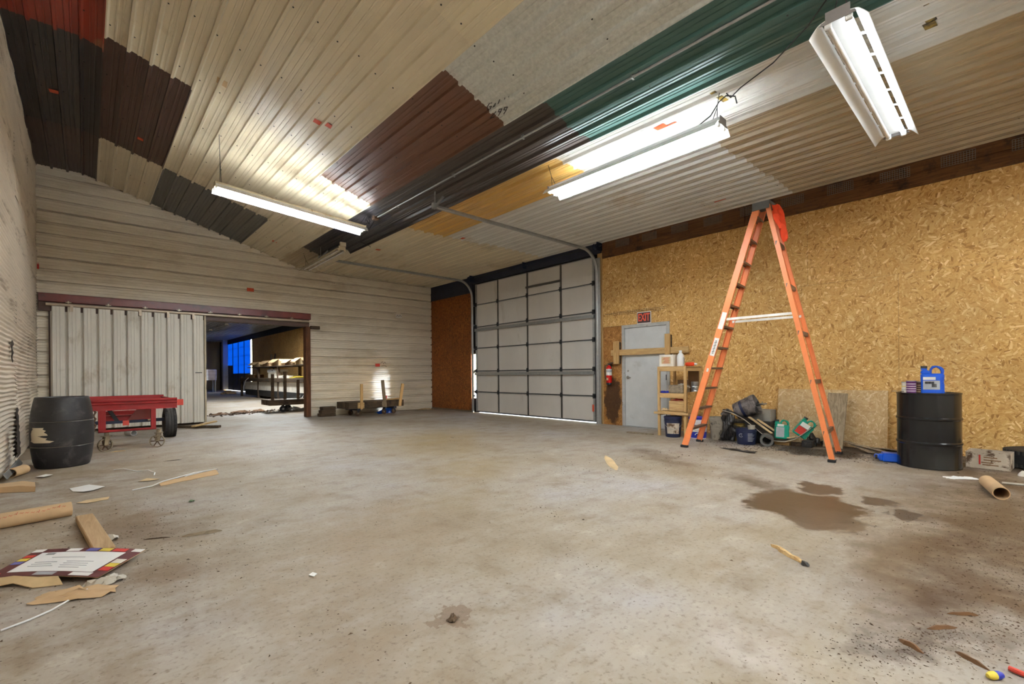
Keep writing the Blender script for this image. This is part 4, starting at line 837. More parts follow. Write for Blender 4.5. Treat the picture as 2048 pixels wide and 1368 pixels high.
bucket('overturned tar-smeared bucket with a tap on top of the pile', 0, 0, 'dirty_bucket', None, [(.3, .42, 'navy_plastic')], h=.36, bail=False, r0=.14, r1=.165, M=T(8.16, 3.22, .47) @ RZ(.15) @ RX(PI / 2 - .42))
t = thing('drum_tap', 'chrome tap sticking out of the overturned bucket', 'tap', (8.24, 2.83, .61)); G().tube([(0, .10, -.02), (0, .02, 0), (0, -.07, .01)], [.022, .018, .012], 10).tube([(0, 0, 0), (0, 0, .045)], .008, 8).obj('body', 'chrome', t)
t = thing('concrete_block', 'grey concrete block lying behind the black liner', 'block', (8.445, 2.93, .32), .0); G().box(-.13, .13, -.20, .20, 0, .19).obj('body', 'concrete_block', t, bev=.006)
t = thing('concrete_block', 'dark block under the grey concrete block in the pile', 'block', (8.41, 2.95, 0), .0); G().box(-.13, .13, -.24, .5, 0, .318).obj('body', 'sludge', t, bev=.02)
g = G(); r = random.Random(8)      # tar-soaked hose bundle
for k in range(5):
    g.tube([(7.83 + .025 * math.sin(k + i * .7) + .02 * k, 3.28 - .025 * k + .02 * math.sin(i * 1.1 + k), .43 - .052 * i) for i in range(9)], [.034 + .012 * math.sin(i * 2 + k) for i in range(9)], 8)
tag(g.obj('tar_soaked_bag', 'sludge'), 'black tar-soaked bag sagging over the dirty grey bucket', 'bag')
g = G(); rows = [[(8.0 + .05 * math.cos(a) * (1 + .3 * math.sin(3 * a)), 3.36 - .3 * f * .35 + .055 * math.sin(a), .40 + .16 * f * (1 - .4 * f) + .03 * math.sin(a)) for a in [2 * PI * i / 12 for i in range(12)]] for f in [k / 6 for k in range(7)]]
g.loft(rows, True); tag(g.obj('grey_hose_end', 'dirty_bucket'), 'thick grey hose end lying over the rim of the dirty bucket', 'hose')
# black liner bent like a cradle, light cut edge towards the room
prof = [(3.36, .50), (3.18, .46), (3.00, .37), (2.84, .25), (2.68, .12), (2.56, .065), (2.40, .065), (2.26, .12), (2.12, .235), (2.05, .30)]
ln_ = thing('liner_half', 'black plastic liner bent like a cradle under two teal jugs', 'liner', (8.1, 2.6, 0))
rows = [[(7.90 + .04 * abs(y - 2.5), y, z) for y, z in prof], [(8.12 if y < 2.9 else 7.955, y, z + .012) for y, z in prof], [(8.26 if y < 2.9 else 7.975, y, z + .02) for y, z in prof]]
G().slab(rows, (0, 0, -.006)).obj('sheet', 'liner_black', ln_, world=True); G().tube([(7.898 + .04 * abs(y - 2.5), y, z) for y, z in prof], .0065, 6).obj('cut_edge', 'liner_edge', ln_, world=True)
G().slab([[(7.93 + .04 * abs(y - 2.5), y, z - .006) for y, z in prof[2:6]], [(7.95 + .04 * abs(y - 2.5), y, max(.0, z - .30)) for y, z in prof[2:6]]], (.006, 0, 0)).obj('torn_skirt', 'liner_black', ln_, world=True)
jug('oil_jug', 'teal jug with a grey label standing in the black liner', T(8.05, 2.49, .092) @ RZ(facing(8.05, 2.49) + .15) @ RY(.04), (.195, .12, .30), 'teal_plastic', 'ink', [(-.44, .14, .10, .62, 'print_grey'), (-.36, .10, .66, .78, 'label_white')], False)
jug('oil_jug', 'teal jug with a red label tipped over in the black liner', T(8.06, 2.26, .16) @ RZ(facing(8.06, 2.26) + .1) @ RY(.62), (.205, .12, .30), 'teal_plastic', 'ink', [(-.44, .16, .10, .48, 'label_red'), (-.40, .20, .50, .72, 'label_white')], False, 1)
for a, b, lb in (((8.08, 2.98, .40), (7.97, 2.60, .17), 'pale wooden slat lying in the black liner'), ((8.16, 2.88, .36), (8.06, 2.58, .20), 'second pale wooden slat in the liner against the teal jug'), ((7.99, 2.38, .115), (8.12, 2.33, .12), 'short round stick end between the two teal jugs')):
    tag(G().bar(a, b, .045, .02).obj('pale_stick', 'kraft', bev=.004), lb, 'slat')
g = G(); g.lathe([(.085, 0), (.095, .01), (.088, .03), (.095, .05), (.088, .07), (.095, .09), (.088, .11), (.092, .2), (.06, .2), (.06, .0), (.085, 0)], 28, T(7.83, 2.63, .095) @ RZ(facing(7.8, 2.65) + PI) @ RX(-PI / 2), cap=False); tag(g.obj('pipe_fitting', 'pvc_grey'), 'grey ribbed pipe fitting lying beside the small navy bucket', 'pipe')
for c, d_, lb, m in (((8.02, 2.48, .028), (.10, .24, .056), 'sawn timber block under the black liner', 'pine_y'), ((8.05, 2.27, .025), (.10, .14, .05), 'brown timber block by the sawn block under the liner', 'dark_lumber'), ((8.03, 2.12, .05), (.12, .14, .10), 'dark wet timber block under the raised end of the liner', 'sludge')):
    tag(G().cbox(c, d_).obj('timber_block', m, bev=.006), lb, 'block')
o = crumple(G(), 8.24, 2.10, .24, .22, .24, 10, 21, .0).obj('refuse_bag', 'sludge'); tag(o, 'black refuse bag slumped beside the liner', 'bag')
g = G(); r = random.Random(31); rows = [[(6.98 + .055 * j + .02 * r.random() - .02 * i, 2.98 - .075 * i + .015 * r.random(), .004 + .02 * r.random()) for j in range(3)] for i in range(8)]
g.slab(rows, (0, 0, -.003)); tag(g.obj('bark_strip', 'sludge'), 'black ragged strip lying on the floor before the pile', 'scrap')
tag(G().cbox((7.66, 4.78, .011), (.085, .54, .022), RZ(.0)).obj('floor_slat', 'grey_board_x', bev=.003), 'reddish slat lying on the floor before the grey door', 'slat')

# ---- exit door bar, brackets, sign, extinguisher
tag(G().box(XR - .075, XR - .037, 4.235, 6.02, 1.525, 1.648).obj('door_bar', 'pine_y', bev=.004), 'long wooden bar laid across the grey door', 'bar')
for y0, y1, z0, z1, lb in ((5.79, 5.925, 1.34, 1.835, 'short wooden bracket beside the fire extinguisher holding the bar'), (4.595, 4.705, 1.30, 1.915, 'tall wooden bracket holding the bar next to the shelf')):
    t = thing('bar_bracket', lb, 'bracket', (XR - .08, (y0 + y1) / 2, z0)); G().box(XR - .118, XR - .08, y0, y1, z0, z1).obj('face_board', 'pine', t, world=True, bev=.004)
    G().box(XR - .08, XR - .004, y0 + .01, y1 - .01, z0 + .01, 1.515).obj('spacer', 'dark_lumber', t, world=True); G().box(XR - .08, XR - .004, y0 + .01, y1 - .01, 1.655, z1 - .02).obj('spacer', 'dark_lumber', t, world=True)
ex = thing('exit_sign', 'red and white exit sign fixed above the grey door', 'sign', (XR - .004, 5.222, 2.295))
YZ = Matrix(((0, 0, -1, 0), (-1, 0, 0, 0), (0, 1, 0, 0), (0, 0, 0, 1)))     # text plane facing -x
G().box(-.012, 0, -.165, .165, -.125, .125).obj('plate', 'label_white', ex, bev=.004); G().box(-.014, -.011, -.150, .150, -.108, .108).obj('dark_field', 'exit_dark', ex, smooth=False)
text_obj('EXIT', .215, 'exit_red', ex, T(-.0165, 0, 0) @ YZ, xs=.62, bold=.006)
fe = thing('fire_extinguisher', 'red fire extinguisher hung on the strand board by the overhead door', 'fire extinguisher', (XR - .085, 6.06, .93))
G().lathe([(.055, 0), (.062, .012), (.062, .31), (.05, .35), (.026, .375), (.024, .39)], 24).obj('cylinder', 'extinguisher_red', fe)
G().lathe([(.0625, .165), (.0632, .17), (.0632, .30), (.0625, .305)], 24, cap=False).obj('paper_label', 'label_white', fe); G().lathe([(.045, -.05), (.055, -.04), (.058, 0)], 20).obj('skirt', 'black_rubber', fe)
G().lathe([(.0634, .235), (.0638, .237), (.0638, .275), (.0634, .277)], 24, cap=False).obj('label_print', 'print_grey', fe); G().box(-.067, -.062, -.022, .022, .06, .11).obj('round_sticker', 'kraft', fe)
g = G(); g.lathe([(.022, .385), (.022, .42)], 12).box(-.015, .015, -.1, .04, .42, .432).box(-.012, .012, -.10, .03, .445, .457, RX(.12)); g.obj('valve', 'dark_steel', fe); G().tube([(.0, .03, .40), (-.03, .08, .38), (-.03, .085, .2), (-.02, .075, .08)], .009, 8).obj('hose', 'black_rubber', fe)
G().box(.02, .081, -.02, .02, .1, .42).obj('wall_hook', 'dark_steel', fe)

# ---- black plastic barrel by the left wall
pb = thing('plastic_barrel', 'scuffed black plastic barrel with a torn cream label', 'barrel', (-.225, 8.45, 0), facing(-.225, 8.45))
BP = [(.245, 0), (.262, .012), (.282, .09), (.296, .20), (.302, .268), (.296, .276), (.304, .286), (.309, .42), (.304, .585), (.297, .593), (.303, .602), (.292, .72), (.272, .84), (.262, .885), (.255, .90), (.245, .892), (.24, .875), (0, .875)]
def brad(z):
    for (r0, z0), (r1, z1) in zip(BP, BP[1:]):
        if z0 <= z <= z1 and z1 > z0: return r0 + (r1 - r0) * (z - z0) / (z1 - z0)
    return .3
G().lathe(BP, 56).obj('shell', 'black_plastic', pb)
for z in (.276, .593): G().lathe([(brad(z) + .0, z - .004), (brad(z) + .003, z), (brad(z) + .0, z + .004)], 56, cap=False).obj('seam_ring', 'rag_grey', pb)
g = G(); r = random.Random(2); zs = [.335 + .019 * i for i in range(11)]; 
def lab_edges(i): return (-1.22 + .10 * r.random() + (.12 if i > 8 or i < 1 else 0), -.42 - .16 * r.random() + (.18 if i in (0, 1) else 0) - (.16 if i > 8 else 0) - (.22 if i == 4 else 0))
rows = []
for i, z in enumerate(zs):
    a0, a1 = lab_edges(i); rr = brad(z) + .002; rows.append([(rr * math.sin(a0 + (a1 - a0) * k / 8), -rr * math.cos(a0 + (a1 - a0) * k / 8), z) for k in range(9)])
g.slab(rows, (.0, .001, 0)); g.obj('torn_label', 'sheet_cream', pb)
G().lathe([(.028, .875), (.028, .893), (0, .895)], 14, T(.14, 0, 0)).obj('bung', 'tab_red', pb); G().lathe([(.028, .875), (.028, .893), (0, .895)], 14, T(-.14, .03, 0)).obj('bung', 'black_rubber', pb)

# ---- red steel cart
rc = thing('red_cart', 'red steel cart with spoked casters and a rubber tyre behind the barrel', 'cart', (.42, 10.3, 0))
X0, X1, Y0, Y1 = -.32, 1.12, 9.48, 11.30
def chan(name, a, b, out):
    """channel beam: thick top flange, groove, web, bottom lip; 'out' is the outer direction"""
    a = Vector(a); b = Vector(b); o = Vector(out); rows = []
    for p in (a, b): rows.append([p + o * u + Vector((0, 0, z)) for u, z in ((-.03, .0), (.02, .0), (.02, .012), (.006, .014), (.006, .085), (.024, .098), (.024, .112), (.004, .118), (.004, .128), (.022, .140), (.022, .17), (-.03, .17))])
    g = G(); g.loft(rows, True); n = len(rows[0]); g.f += [tuple(range(n - 1, -1, -1)), tuple(range(n, 2 * n))]; g.mi += [0, 0]; g.obj(name, 'red_paint', rc, world=True, ang=25)
chan('front_beam', (X0, Y0, .632), (X1, Y0, .632), (0, -1, 0)); chan('rear_beam', (X0, Y1, .632), (X1, Y1, .632), (0, 1, 0))
for y in (9.95, 10.6): G().box(X0 + .04, X1 - .04, y - .03, y + .03, .66, .70).obj('cross_bar', 'red_paint', rc, world=True)
for x in (X0 + .02, X1 - .02): G().box(x - .018, x + .018, Y0 + .02, Y1 - .02, .64, .774).obj('side_beam', 'red_paint', rc, world=True)
G().box(X1 + .0, X1 + .085, Y0 - .02, Y0 - .012, .672, .772).lathe([(.008, 0), (.008, .004)], 10, T(X1 + .055, Y0 - .0205, .725) @ RX(PI / 2)).obj('hitch_tab', 'tab_red', rc, world=True)
for xa, xb in ((.135, .225), (.772, .838)): G().box(xa, xb, Y0 - .012, Y0 + .035, .302, .632).box(xa, xa + .012, Y0 - .03, Y0 + .05, .302, .632).obj('front_leg', 'red_paint', rc, world=True, bev=.003)
G().box(.135, .838, Y0 - .03, Y0 + .045, .298, .306).box(.135, .838, Y0 - .03, Y0 - .022, .298, .335).obj('lower_rail', 'red_paint', rc, world=True)
G().box(.15, .80, Y0 + .40, Y0 + .44, .53, .60).obj('cross_member', 'red_paint', rc, world=True); G().box(.15, .80, Y0 + .42, Y0 + .46, .44, .525).obj('cross_member', 'red_paint', rc, world=True)
M = Matrix(((1, 0, 0, 0), (0, 0, 1, Y0 + .38), (0, 1, 0, 0), (0, 0, 0, 1)))
G().prism([(.24, .63), (.30, .63), (.40, .44), (.34, .44)], 0, .01, M).obj('gusset', 'dark_steel', rc, world=True); G().prism([(.62, .62), (.80, .62), (.80, .46), (.50, .44)], -.02, -.012, M).obj('gusset', 'maroon', rc, world=True)
G().box(.44, .52, Y0 + .36, Y0 + .37, .36, .44).obj('lower_tab', 'tab_red', rc, world=True)
G().tube([(.095 + .012 * math.sin(i * 1.5), Y0 - .03, .64 - i * .024) for i in range(14)], [.010 + .005 * (i % 2) for i in range(14)], 6).obj('chain', 'rust', rc, world=True)
G().bar((-.38, 11.0, .34), (1.10, 11.0, .34), .05, .06).obj('axle', 'navy_steel', rc, world=True); G().box(.85, .89, 10.9, 11.1, .34, .70).obj('axle_plate', 'sheet_tan', rc, world=True); G().box(-.2, -.16, 10.9, 11.1, .34, .70).obj('axle_plate', 'sheet_tan', rc, world=True)
for x in (1.18, -.46):
    hw = .095; R = .272; w_ = G().lathe([(.15, -hw * .7), (.17, -hw * .9), (R - .04, -hw), (R - .006, -hw * .9), (R, -hw * .52), (R - .01, -hw * .5), (R - .01, -hw * .44), (R, -hw * .42), (R, -hw * .05), (R - .01, -hw * .03), (R - .01, hw * .03), (R, hw * .05), (R, hw * .42), (R - .01, hw * .44), (R - .01, hw * .5), (R, hw * .52), (R - .006, hw * .9), (R - .04, hw), (.17, hw * .9), (.15, hw * .7)], 44, T(x, 11.0, R) @ RY(PI / 2), cap=True).obj('road_wheel', 'tread', rc, world=True)
    g = G()
    for k in range(54):
        for s in (-1, 1): g.box(R - .006, R + .004, -.006, .006, min(s * hw * .55, s * hw * .92), max(s * hw * .55, s * hw * .92), T(x, 11.0, R) @ RY(PI / 2) @ RZ(2 * PI * k / 54))
    o = g.obj('tread_blocks', 'black_rubber', w_, world=True, smooth=False); o['kind'] = 'stuff'
for (x, y, a) in ((.215, 9.52, .55), (.855, 9.50, -.25)):
    cst = G(); Mw = T(x, y, .102) @ RZ(a) @ RX(PI / 2); cst.lathe([(.102, -.018), (.102, .018), (.088, .018), (.088, -.018), (.102, -.018)], 32, Mw, cap=False); wheel = cst.obj('caster_wheel', 'caster_rim', rc, world=True)
    for k in range(6): G().box(.012, .092, -.007, .007, -.006, .006, Mw @ RZ(k * PI / 3)).obj('spoke', 'rust', wheel, world=True)
    G().lathe([(.02, -.024), (.02, .024)], 12, Mw).obj('hub', 'rust', wheel, world=True)
    g = G()
    for s in (-1, 1): g.prism([(-.03, .0), (.03, 0), (.055, .13), (-.015, .13)], s * .028 - .003, s * .028 + .003, T(x, y, .102) @ RZ(a) @ RX(PI / 2))
    g.cbox((x + .02 * math.cos(a), y + .02 * math.sin(a), .236), (.11, .08, .012), RZ(a)); g.lathe([(.03, .242), (.03, .298)], 14, T(x + .02, y, 0)); g.obj('caster_fork', 'caster_rim', rc, world=True)
g = G().lathe([(.055, -.13), (.055, .13), (.047, .13), (.047, -.13), (.055, -.13)], 24, T(.64, 11.75, .056) @ RZ(.35) @ RX(PI / 2), cap=False); tag(g.obj('white_pipe', 'white_plastic'), 'short white plastic pipe on the floor under the red cart', 'pipe')

# ---- timber dolly by the siding
td = thing('timber_dolly', 'low timber dolly with three upright stakes against the siding', 'dolly', (6.1, 12.75, 0), .09)
for y, m in ((-.27, 'dark_lumber'), (-.02, 'dark_lumber'), (.20, 'dark_lumber')): G().box(-.86, .92, y - .09, y + .115, .215, .40).obj('deck_beam', m, td, bev=.008)
for x in (-.55, .62): G().box(x - .05, x + .05, -.36, .32, .16, .214).obj('cross_bearer', 'navy_timber', td, bev=.006)
G().cbox((-.50, -.378, .30), (.20, .03, .16)).obj('stake_pocket', 'pine_x', td, bev=.006); G().cbox((.22, -.378, .30), (.10, .03, .16)).obj('stake_pocket', 'grey_board_x', td, bev=.006)
G().bar((-.50, -.41, .20), (-.495, -.40, .90), .075, .038, (0, 1, 0)).obj('stake', 'pine', td, bev=.004); G().bar((.24, -.42, .22), (.17, -.40, 1.0), .095, .036, (.6, 1, 0)).obj('stake', 'grey_board', td, bev=.004); G().bar((.74, -.41, .22), (.86, -.40, .88), .09, .036, (0, 1, 0)).obj('stake', 'pine', td, bev=.004)
G().cbox((.66, -.2, .425), (.55, .10, .04), RZ(.1)).obj('loose_batten', 'pine_x', td, bev=.004)
for x, y in ((-.55, -.28), (.28, -.30), (.62, -.28), (-.5, .2), (.6, .2)):
    w_ = G().lathe([(.075, -.02), (.075, .02), (.05, .022), (.05, -.022)], 20, T(x, y, .076) @ RZ(.35) @ RX(PI / 2)).obj('caster_wheel', 'rust', td); G().box(x - .025, x + .025, y - .04, y + .04, .10, .16).obj('caster_fork', 'dark_steel', td); G().lathe([(.022, -.025), (.022, .025)], 10, T(x, y, .076) @ RZ(.35) @ RX(PI / 2)).obj('hub', 'caster_rim', w_)
st_ = thing('timber_stack', 'dark stacked timber balks on the floor behind the dolly', 'timber', (5.2, 13.08, 0), 0)
for k in range(3): G().box(-.45 + .03 * k, -.02, -.13, .10, .092 * k, .092 * k + .088).obj('timber_balk', 'dark_lumber', st_, bev=.006)
g = G(); g.slab([[(6.30, 12.62, .01), (6.62, 12.70, .01), (6.95, 12.80, .01)], [(6.30, 12.74, .05), (6.66, 12.80, .16), (6.98, 12.88, .19)], [(6.35, 12.98, .02), (6.68, 13.0, .03), (6.95, 13.05, .03)]], (0, 0, -.006)); tag(g.obj('blue_sheet', 'blue_plastic'), 'blue plastic sheet lying under the timber dolly', 'sheet')
g = G(); g.box(-.05, .05, -.015, .015, 0, .11, T(6.72, 13.0, .405)); tag(g.obj('red_block', 'label_red', bev=.006), 'small red block resting on the timber dolly deck', 'block')
o = crumple(G(), 8.15, 13.02, .5, .22, .09, 8, 44, .0).obj('kraft_paper', 'kraft'); tag(o, 'crumpled kraft paper in the corner of siding and rusty board', 'paper')
tag(G().cbox((1.85, 12.35, .03), (.95, .10, .05), RZ(-.75)).obj('floor_board', 'dark_lumber', bev=.005), 'dark board lying on the floor by the sliding door edge', 'board')
g = G(); g.bar((1.72, 12.15, .06), (2.22, 12.62, .10), .09, .03); tag(g.obj('floor_board', 'pine_x', bev=.004), 'pale board propped across the dark board by the sliding door', 'board')

# ---- scraps on the floor, left side
g = G().lathe([(.055, -.11), (.055, .16), (.048, .16), (.048, -.11), (.055, -.11)], 24, T(-.585, 7.95, .056) @ RZ(-.35) @ RX(PI / 2), cap=False); tag(g.obj('cardboard_tube', 'cardboard'), 'short cardboard tube lying by the foot of the barrel', 'tube')
tag(G().bar((-.66, 7.55, .06), (-.60, 8.35, .12), .07, .012, (1, 0, .5)).obj('metal_strip', 'galv', bev=.003), 'grey metal strip leaning at the foot of the corrugated wall', 'strip')
g = G(); g.slab([[(-.69, 7.35, .01), (-.5, 7.3, .03), (-.38, 7.18, .01)], [(-.68, 7.1, .06), (-.5, 7.05, .07), (-.40, 7.0, .05)], [(-.69, 6.95, .05), (-.5, 6.82, .06), (-.38, 6.72, .05)], [(-.69, 6.9, .008), (-.5, 6.78, .008), (-.38, 6.68, .008)]], (0, 0, -.005)); tag(g.obj('folded_cardboard', 'cardboard'), 'folded brown cardboard by the foot of the corrugated wall', 'cardboard')
tg = thing('cardboard_tube', 'long cardboard tube with faint red printing', 'tube', (-.40, 5.27, .058), .19)
G().lathe([(.058, -.30), (.058, .31), (.05, .31), (.05, -.30), (.058, -.30)], 28, RY(PI / 2), cap=False).obj('wall', 'cardboard', tg)
g = G(); r = random.Random(6)
for k in range(18):
    u = -.26 + k * .030; a = -.95 + .12 * math.sin(k * .9); g.tube([(u + dx, .0588 * math.sin(a + da), .0588 * math.cos(a + da)) for dx, da in ((0, 0), (.006, .14), (.012, -.04), (.02, .10 if k % 4 else .35))], .0016, 4)
g.obj('red_printing', 'label_red', tg)
g = G(); g.slab([[(-.52, 5.62, .006), (-.42, 5.60, .02), (-.33, 5.58, .006)], [(-.52, 5.50, .03), (-.42, 5.48, .05), (-.34, 5.47, .06)], [(-.51, 5.42, .05), (-.42, 5.41, .07), (-.36, 5.40, .09)]], (0, 0, -.004)); tag(g.obj('cardboard_flap', 'kraft'), 'torn cardboard flap behind the long cardboard tube', 'cardboard')
tag(G().bar((-.015, 5.06, .028), (.085, 3.98, .028), .105, .045, (0, 0, 1)).obj('wood_offcut', 'plywood', bev=.005), 'pale wood offcut lying beside the printed carton sheet', 'wood')
# printed carton sheet
pc = thing('printed_carton', 'flattened carton with maroon border and white label panel', 'carton', (-.06, 3.86, 0))
A, B_, C_, D_ = Vector((-.42, 3.90, .035)), Vector((.045, 3.47, .035)), Vector((.275, 3.76, .05)), Vector((-.235, 4.24, .05))
def q(u, v, dz=0.):
    p = A.lerp(B_, u).lerp(D_.lerp(C_, u), v); return p + Vector((0, 0, dz + .012 * math.sin(u * 3.1) - .03 * (1 - v) * (1 - abs(2 * u - 1)) * 0))
def patch(name, u0, u1, v0, v1, mat, dz):
    rows = [[q(u0 + (u1 - u0) * i / 6, v0 + (v1 - v0) * j / 4, dz) for i in range(7)] for j in range(5)]; g = G(); g.slab(rows, (0, 0, -.0012)); g.obj(name, mat, pc, world=True)
patch('board', 0, 1, 0, 1, 'print_maroon', 0.); patch('under_board', 0, 1, 0, 1, 'cardboard', -.0035); patch('white_panel', .12, .88, .14, .84, 'paper', .0016)
for u0, u1, v0, v1, m in ((.90, .99, .20, .32, 'label_red'), (.90, .99, .33, .45, 'yellow'), (.90, .99, .46, .60, 'carton_white'), (.62, .72, .87, .98, 'yellow'), (.50, .60, .87, .98, 'print_blue'), (.74, .86, .87, .98, 'label_red'), (.32, .44, .87, .98, 'paper'), (.0, .10, .88, .99, 'paper'), (.01, .10, .66, .76, 'label_red'), (.01, .10, .54, .64, 'yellow'), (.01, .10, .42, .52, 'print_blue'), (.40, .58, .02, .12, 'print_grey'), (.72, .90, .02, .12, 'paper'), (.0, .08, .02, .12, 'label_red'), (.91, 1., .88, .99, 'paper')): patch('printed_square', u0, u1, v0, v1, m, .0016)
g = G()
for k in range(9): g.loft([[q(.19 + k * .009, .73, .0030), q(.19 + k * .009 + .005, .73, .0030)], [q(.19 + k * .009, .80, .0030), q(.19 + k * .009 + .005, .80, .0030)]])
g.obj('barcode', 'ink', pc, world=True, smooth=False)
for u0, u1, v in ((.3, .6, .62), (.22, .42, .45), (.22, .4, .38), (.22, .44, .31), (.5, .74, .47), (.5, .72, .40), (.5, .74, .33), (.52, .7, .26)): patch('print_line', u0, u1, v, v + .012, 'print_grey', .0030)
g = G(); g.slab([[(-.42, 3.88, .03), (-.30, 3.78, .05), (-.20, 3.69, .04), (-.12, 3.62, .045)], [(-.40, 3.80, .006), (-.30, 3.72, .03), (-.22, 3.63, .008), (-.1, 3.58, .006)]], (0, 0, -.004)); g.obj('torn_flap', 'kraft', pc, world=True)
o = crumple(G(), -.045, 3.36, .34, .14, .05, 10, 61, .0, -.5).obj('torn_kraft', 'cardboard'); tag(o, 'torn brown paper lying before the printed carton', 'paper')
o = crumple(G(), .075, 3.45, .16, .12, .06, 10, 62, .0, .5).obj('clear_wrap', 'bag_clear'); tag(o, 'crumpled clear wrap by the corner of the printed carton', 'wrap')
tag(G().tube([(-.29, 3.12, .006), (-.2, 3.16, .008), (-.13, 3.22, .006), (-.04, 3.33, .01), (.0, 3.36, .02)], .0045, 6).obj('white_strap', 'white_plastic'), 'white plastic strap on the floor before the torn paper', 'strap')
def sheet_scrap(name, label, cat, pts, mat, h=.012, seed=1):
    """irregular flat scrap: outline fanned from its middle, edges lifted a little"""
    r = random.Random(seed); n = len(pts); cx = sum(p[0] for p in pts) / n; cy = sum(p[1] for p in pts) / n; ring = [(x, y, .003 + h * r.random()) for x, y in pts]; g = G()
    mid = [((x + cx) / 2, (y + cy) / 2, .004 + h * r.random()) for x, y in pts]; vs = ring + mid + [(cx, cy, .006 + h * .5)]; N_ = len(vs); fs = []
    for i in range(n): j = (i + 1) % n; fs += [(i, j, n + j, n + i), (n + i, n + j, 2 * n)]
    g.add(vs, fs); g.add([(x, y, z - .0025) for x, y, z in vs], [tuple(reversed(f)) for f in fs]); g.f += [(i, N_ + i, N_ + (i + 1) % n, (i + 1) % n) for i in range(n)]; g.mi += [0] * n
    return tag(g.obj(name, mat), label, cat)
sheet_scrap('paper_scrap', 'white torn paper sheet on the floor near the barrel', 'paper', [(-.13, 6.60), (.02, 6.66), (.14, 6.45), (.05, 6.30), (-.02, 6.28), (-.10, 6.42)], 'paper', .02, 3)
sheet_scrap('paper_scrap', 'small white paper scrap beside the short cardboard tube', 'paper', [(-.43, 7.62), (-.35, 7.72), (-.29, 7.62), (-.36, 7.50)], 'paper', .02, 5)
sheet_scrap('paper_scrap', 'tiny white scrap alone on the bare concrete', 'paper', [(.93, 2.74), (.96, 2.76), (.975, 2.73), (.95, 2.71)], 'paper', .01, 6)
sheet_scrap('kraft_scrap', 'tan paper strip lying on the floor by the wood offcut', 'paper', [(-.07, 5.80), (.0, 5.88), (.16, 5.86), (.15, 5.78), (.0, 5.72)], 'kraft', .012, 7)
sheet_scrap('kraft_scrap', 'small brown paper scrap by the white strap', 'paper', [(.42, 6.52), (.50, 6.60), (.60, 6.50), (.50, 6.44)], 'kraft', .012, 8)
g = G(); r = random.Random(4); rows = []
for i in range(9): f = i / 8; c = Vector((.56, 6.12, 0)).lerp(Vector((1.13, 6.36, 0)), f); n_ = Vector((-.39, .92, 0)) * .035; rows.append([c - n_ * (1 + .3 * math.sin(i * 2)) + Vector((0, 0, .006)), c + Vector((0, 0, .03 + .01 * math.sin(i))), c + n_ * (1.3 - .5 * f) + Vector((0, 0, .02 + .03 * f))])
g.slab(rows, (0, 0, -.005)); tag(g.obj('cardboard_strip', 'cardboard'), 'long torn cardboard strip with a white strap lying on it', 'cardboard')
tag(G().tube([(.34, 6.05, .006), (.5, 6.10, .012), (.60, 6.13, .04), (.9, 6.30, .06), (1.14, 6.42, .05), (1.16, 6.50, .03), (1.05, 6.56, .02), (.85, 6.45, .01), (.78, 6.30, .006)], .0055, 6).obj('white_strap', 'white_plastic'), 'looped white strap on the long torn cardboard strip', 'strap')
tag(G().tube([(.25, 7.55, .006), (.34, 7.45, .02), (.46, 7.20, .008), (.55, 7.12, .022), (.60, 6.95, .008), (.58, 6.8, .005)], .0055, 6).obj('white_strap', 'white_plastic'), 'twisted white strap lying on the floor in front of the barrel', 'strap')
def shard(name, label, cat, a, b, w, h, mat, seed, n=7, fr=.35):
    r = random.Random(seed); a = Vector(a); b = Vector(b); d = (b - a).normalized(); s = Vector((-d.y, d.x, 0)); rows = []
    for i in range(n):
        f = i / (n - 1); k = (1 - abs(2 * f - 1) ** 3) * .8 + .2; c = a.lerp(b, f); w0 = w * k * (1 + fr * r.uniform(-1, 1)) / 2; w1 = w * k * (1 + fr * r.uniform(-1, 1)) / 2; hh = h * (.6 + .4 * r.random()) * k
        rows.append([c - s * w0 + Vector((0, 0, .001)), c - s * w0 * .6 + Vector((0, 0, hh)), c + s * w1 * .5 + Vector((0, 0, hh * .8)), c + s * w1 + Vector((0, 0, .001))])
    g = G(); g.loft(rows, True); m = len(rows[0]); g.f += [tuple(range(m - 1, -1, -1)), tuple(range((n - 1) * m, n * m))]; g.mi += [0, 0]; return tag(g.obj(name, mat, ang=25), label, cat)
shard('wood_splinter', 'brown wood splinter pointing away from the wood offcut', 'splinter', (.50, 4.05, 0), (.74, 4.0, 0), .055, .03, 'grey_board_x', 1)
shard('wood_stick', 'thin dark stick near the brown wood splinter', 'stick', (.29, 4.17, 0), (.44, 4.10, 0), .016, .012, 'dark_lumber', 2, fr=.1)
shard('wood_stick', 'thin dark stick on the pale floor before the red cart', 'stick', (.76, 7.84, 0), (.97, 7.80, 0), .015, .01, 'dark_lumber', 3, fr=.1)
shard('wood_stick', 'pale stick on the floor beside the caster of the red cart', 'stick', (.27, 9.36, 0), (.46, 9.42, 0), .03, .015, 'pine_x', 4, fr=.1)
SPL = shard('wood_splinter', 'ragged splinter with a charred end on the open floor', 'splinter', (3.34, 1.10, 0), (3.13, .845, 0), .05, .025, 'pine_x', 5, 9, .5)
G_ = shard('charred_end', 'charred end knot of the ragged splinter', 'splinter', (3.15, .868, .001), (3.11, .825, .001), .045, .028, 'sludge', 6, 5); G_.parent = SPL; del G_['category']; del G_['label']
shard('cardboard_piece', 'broken cardboard piece on the floor left of the oil stain', 'cardboard', (5.30, 3.85, 0), (4.60, 3.19, 0), .12, .02, 'kraft', 7, 6, .15)
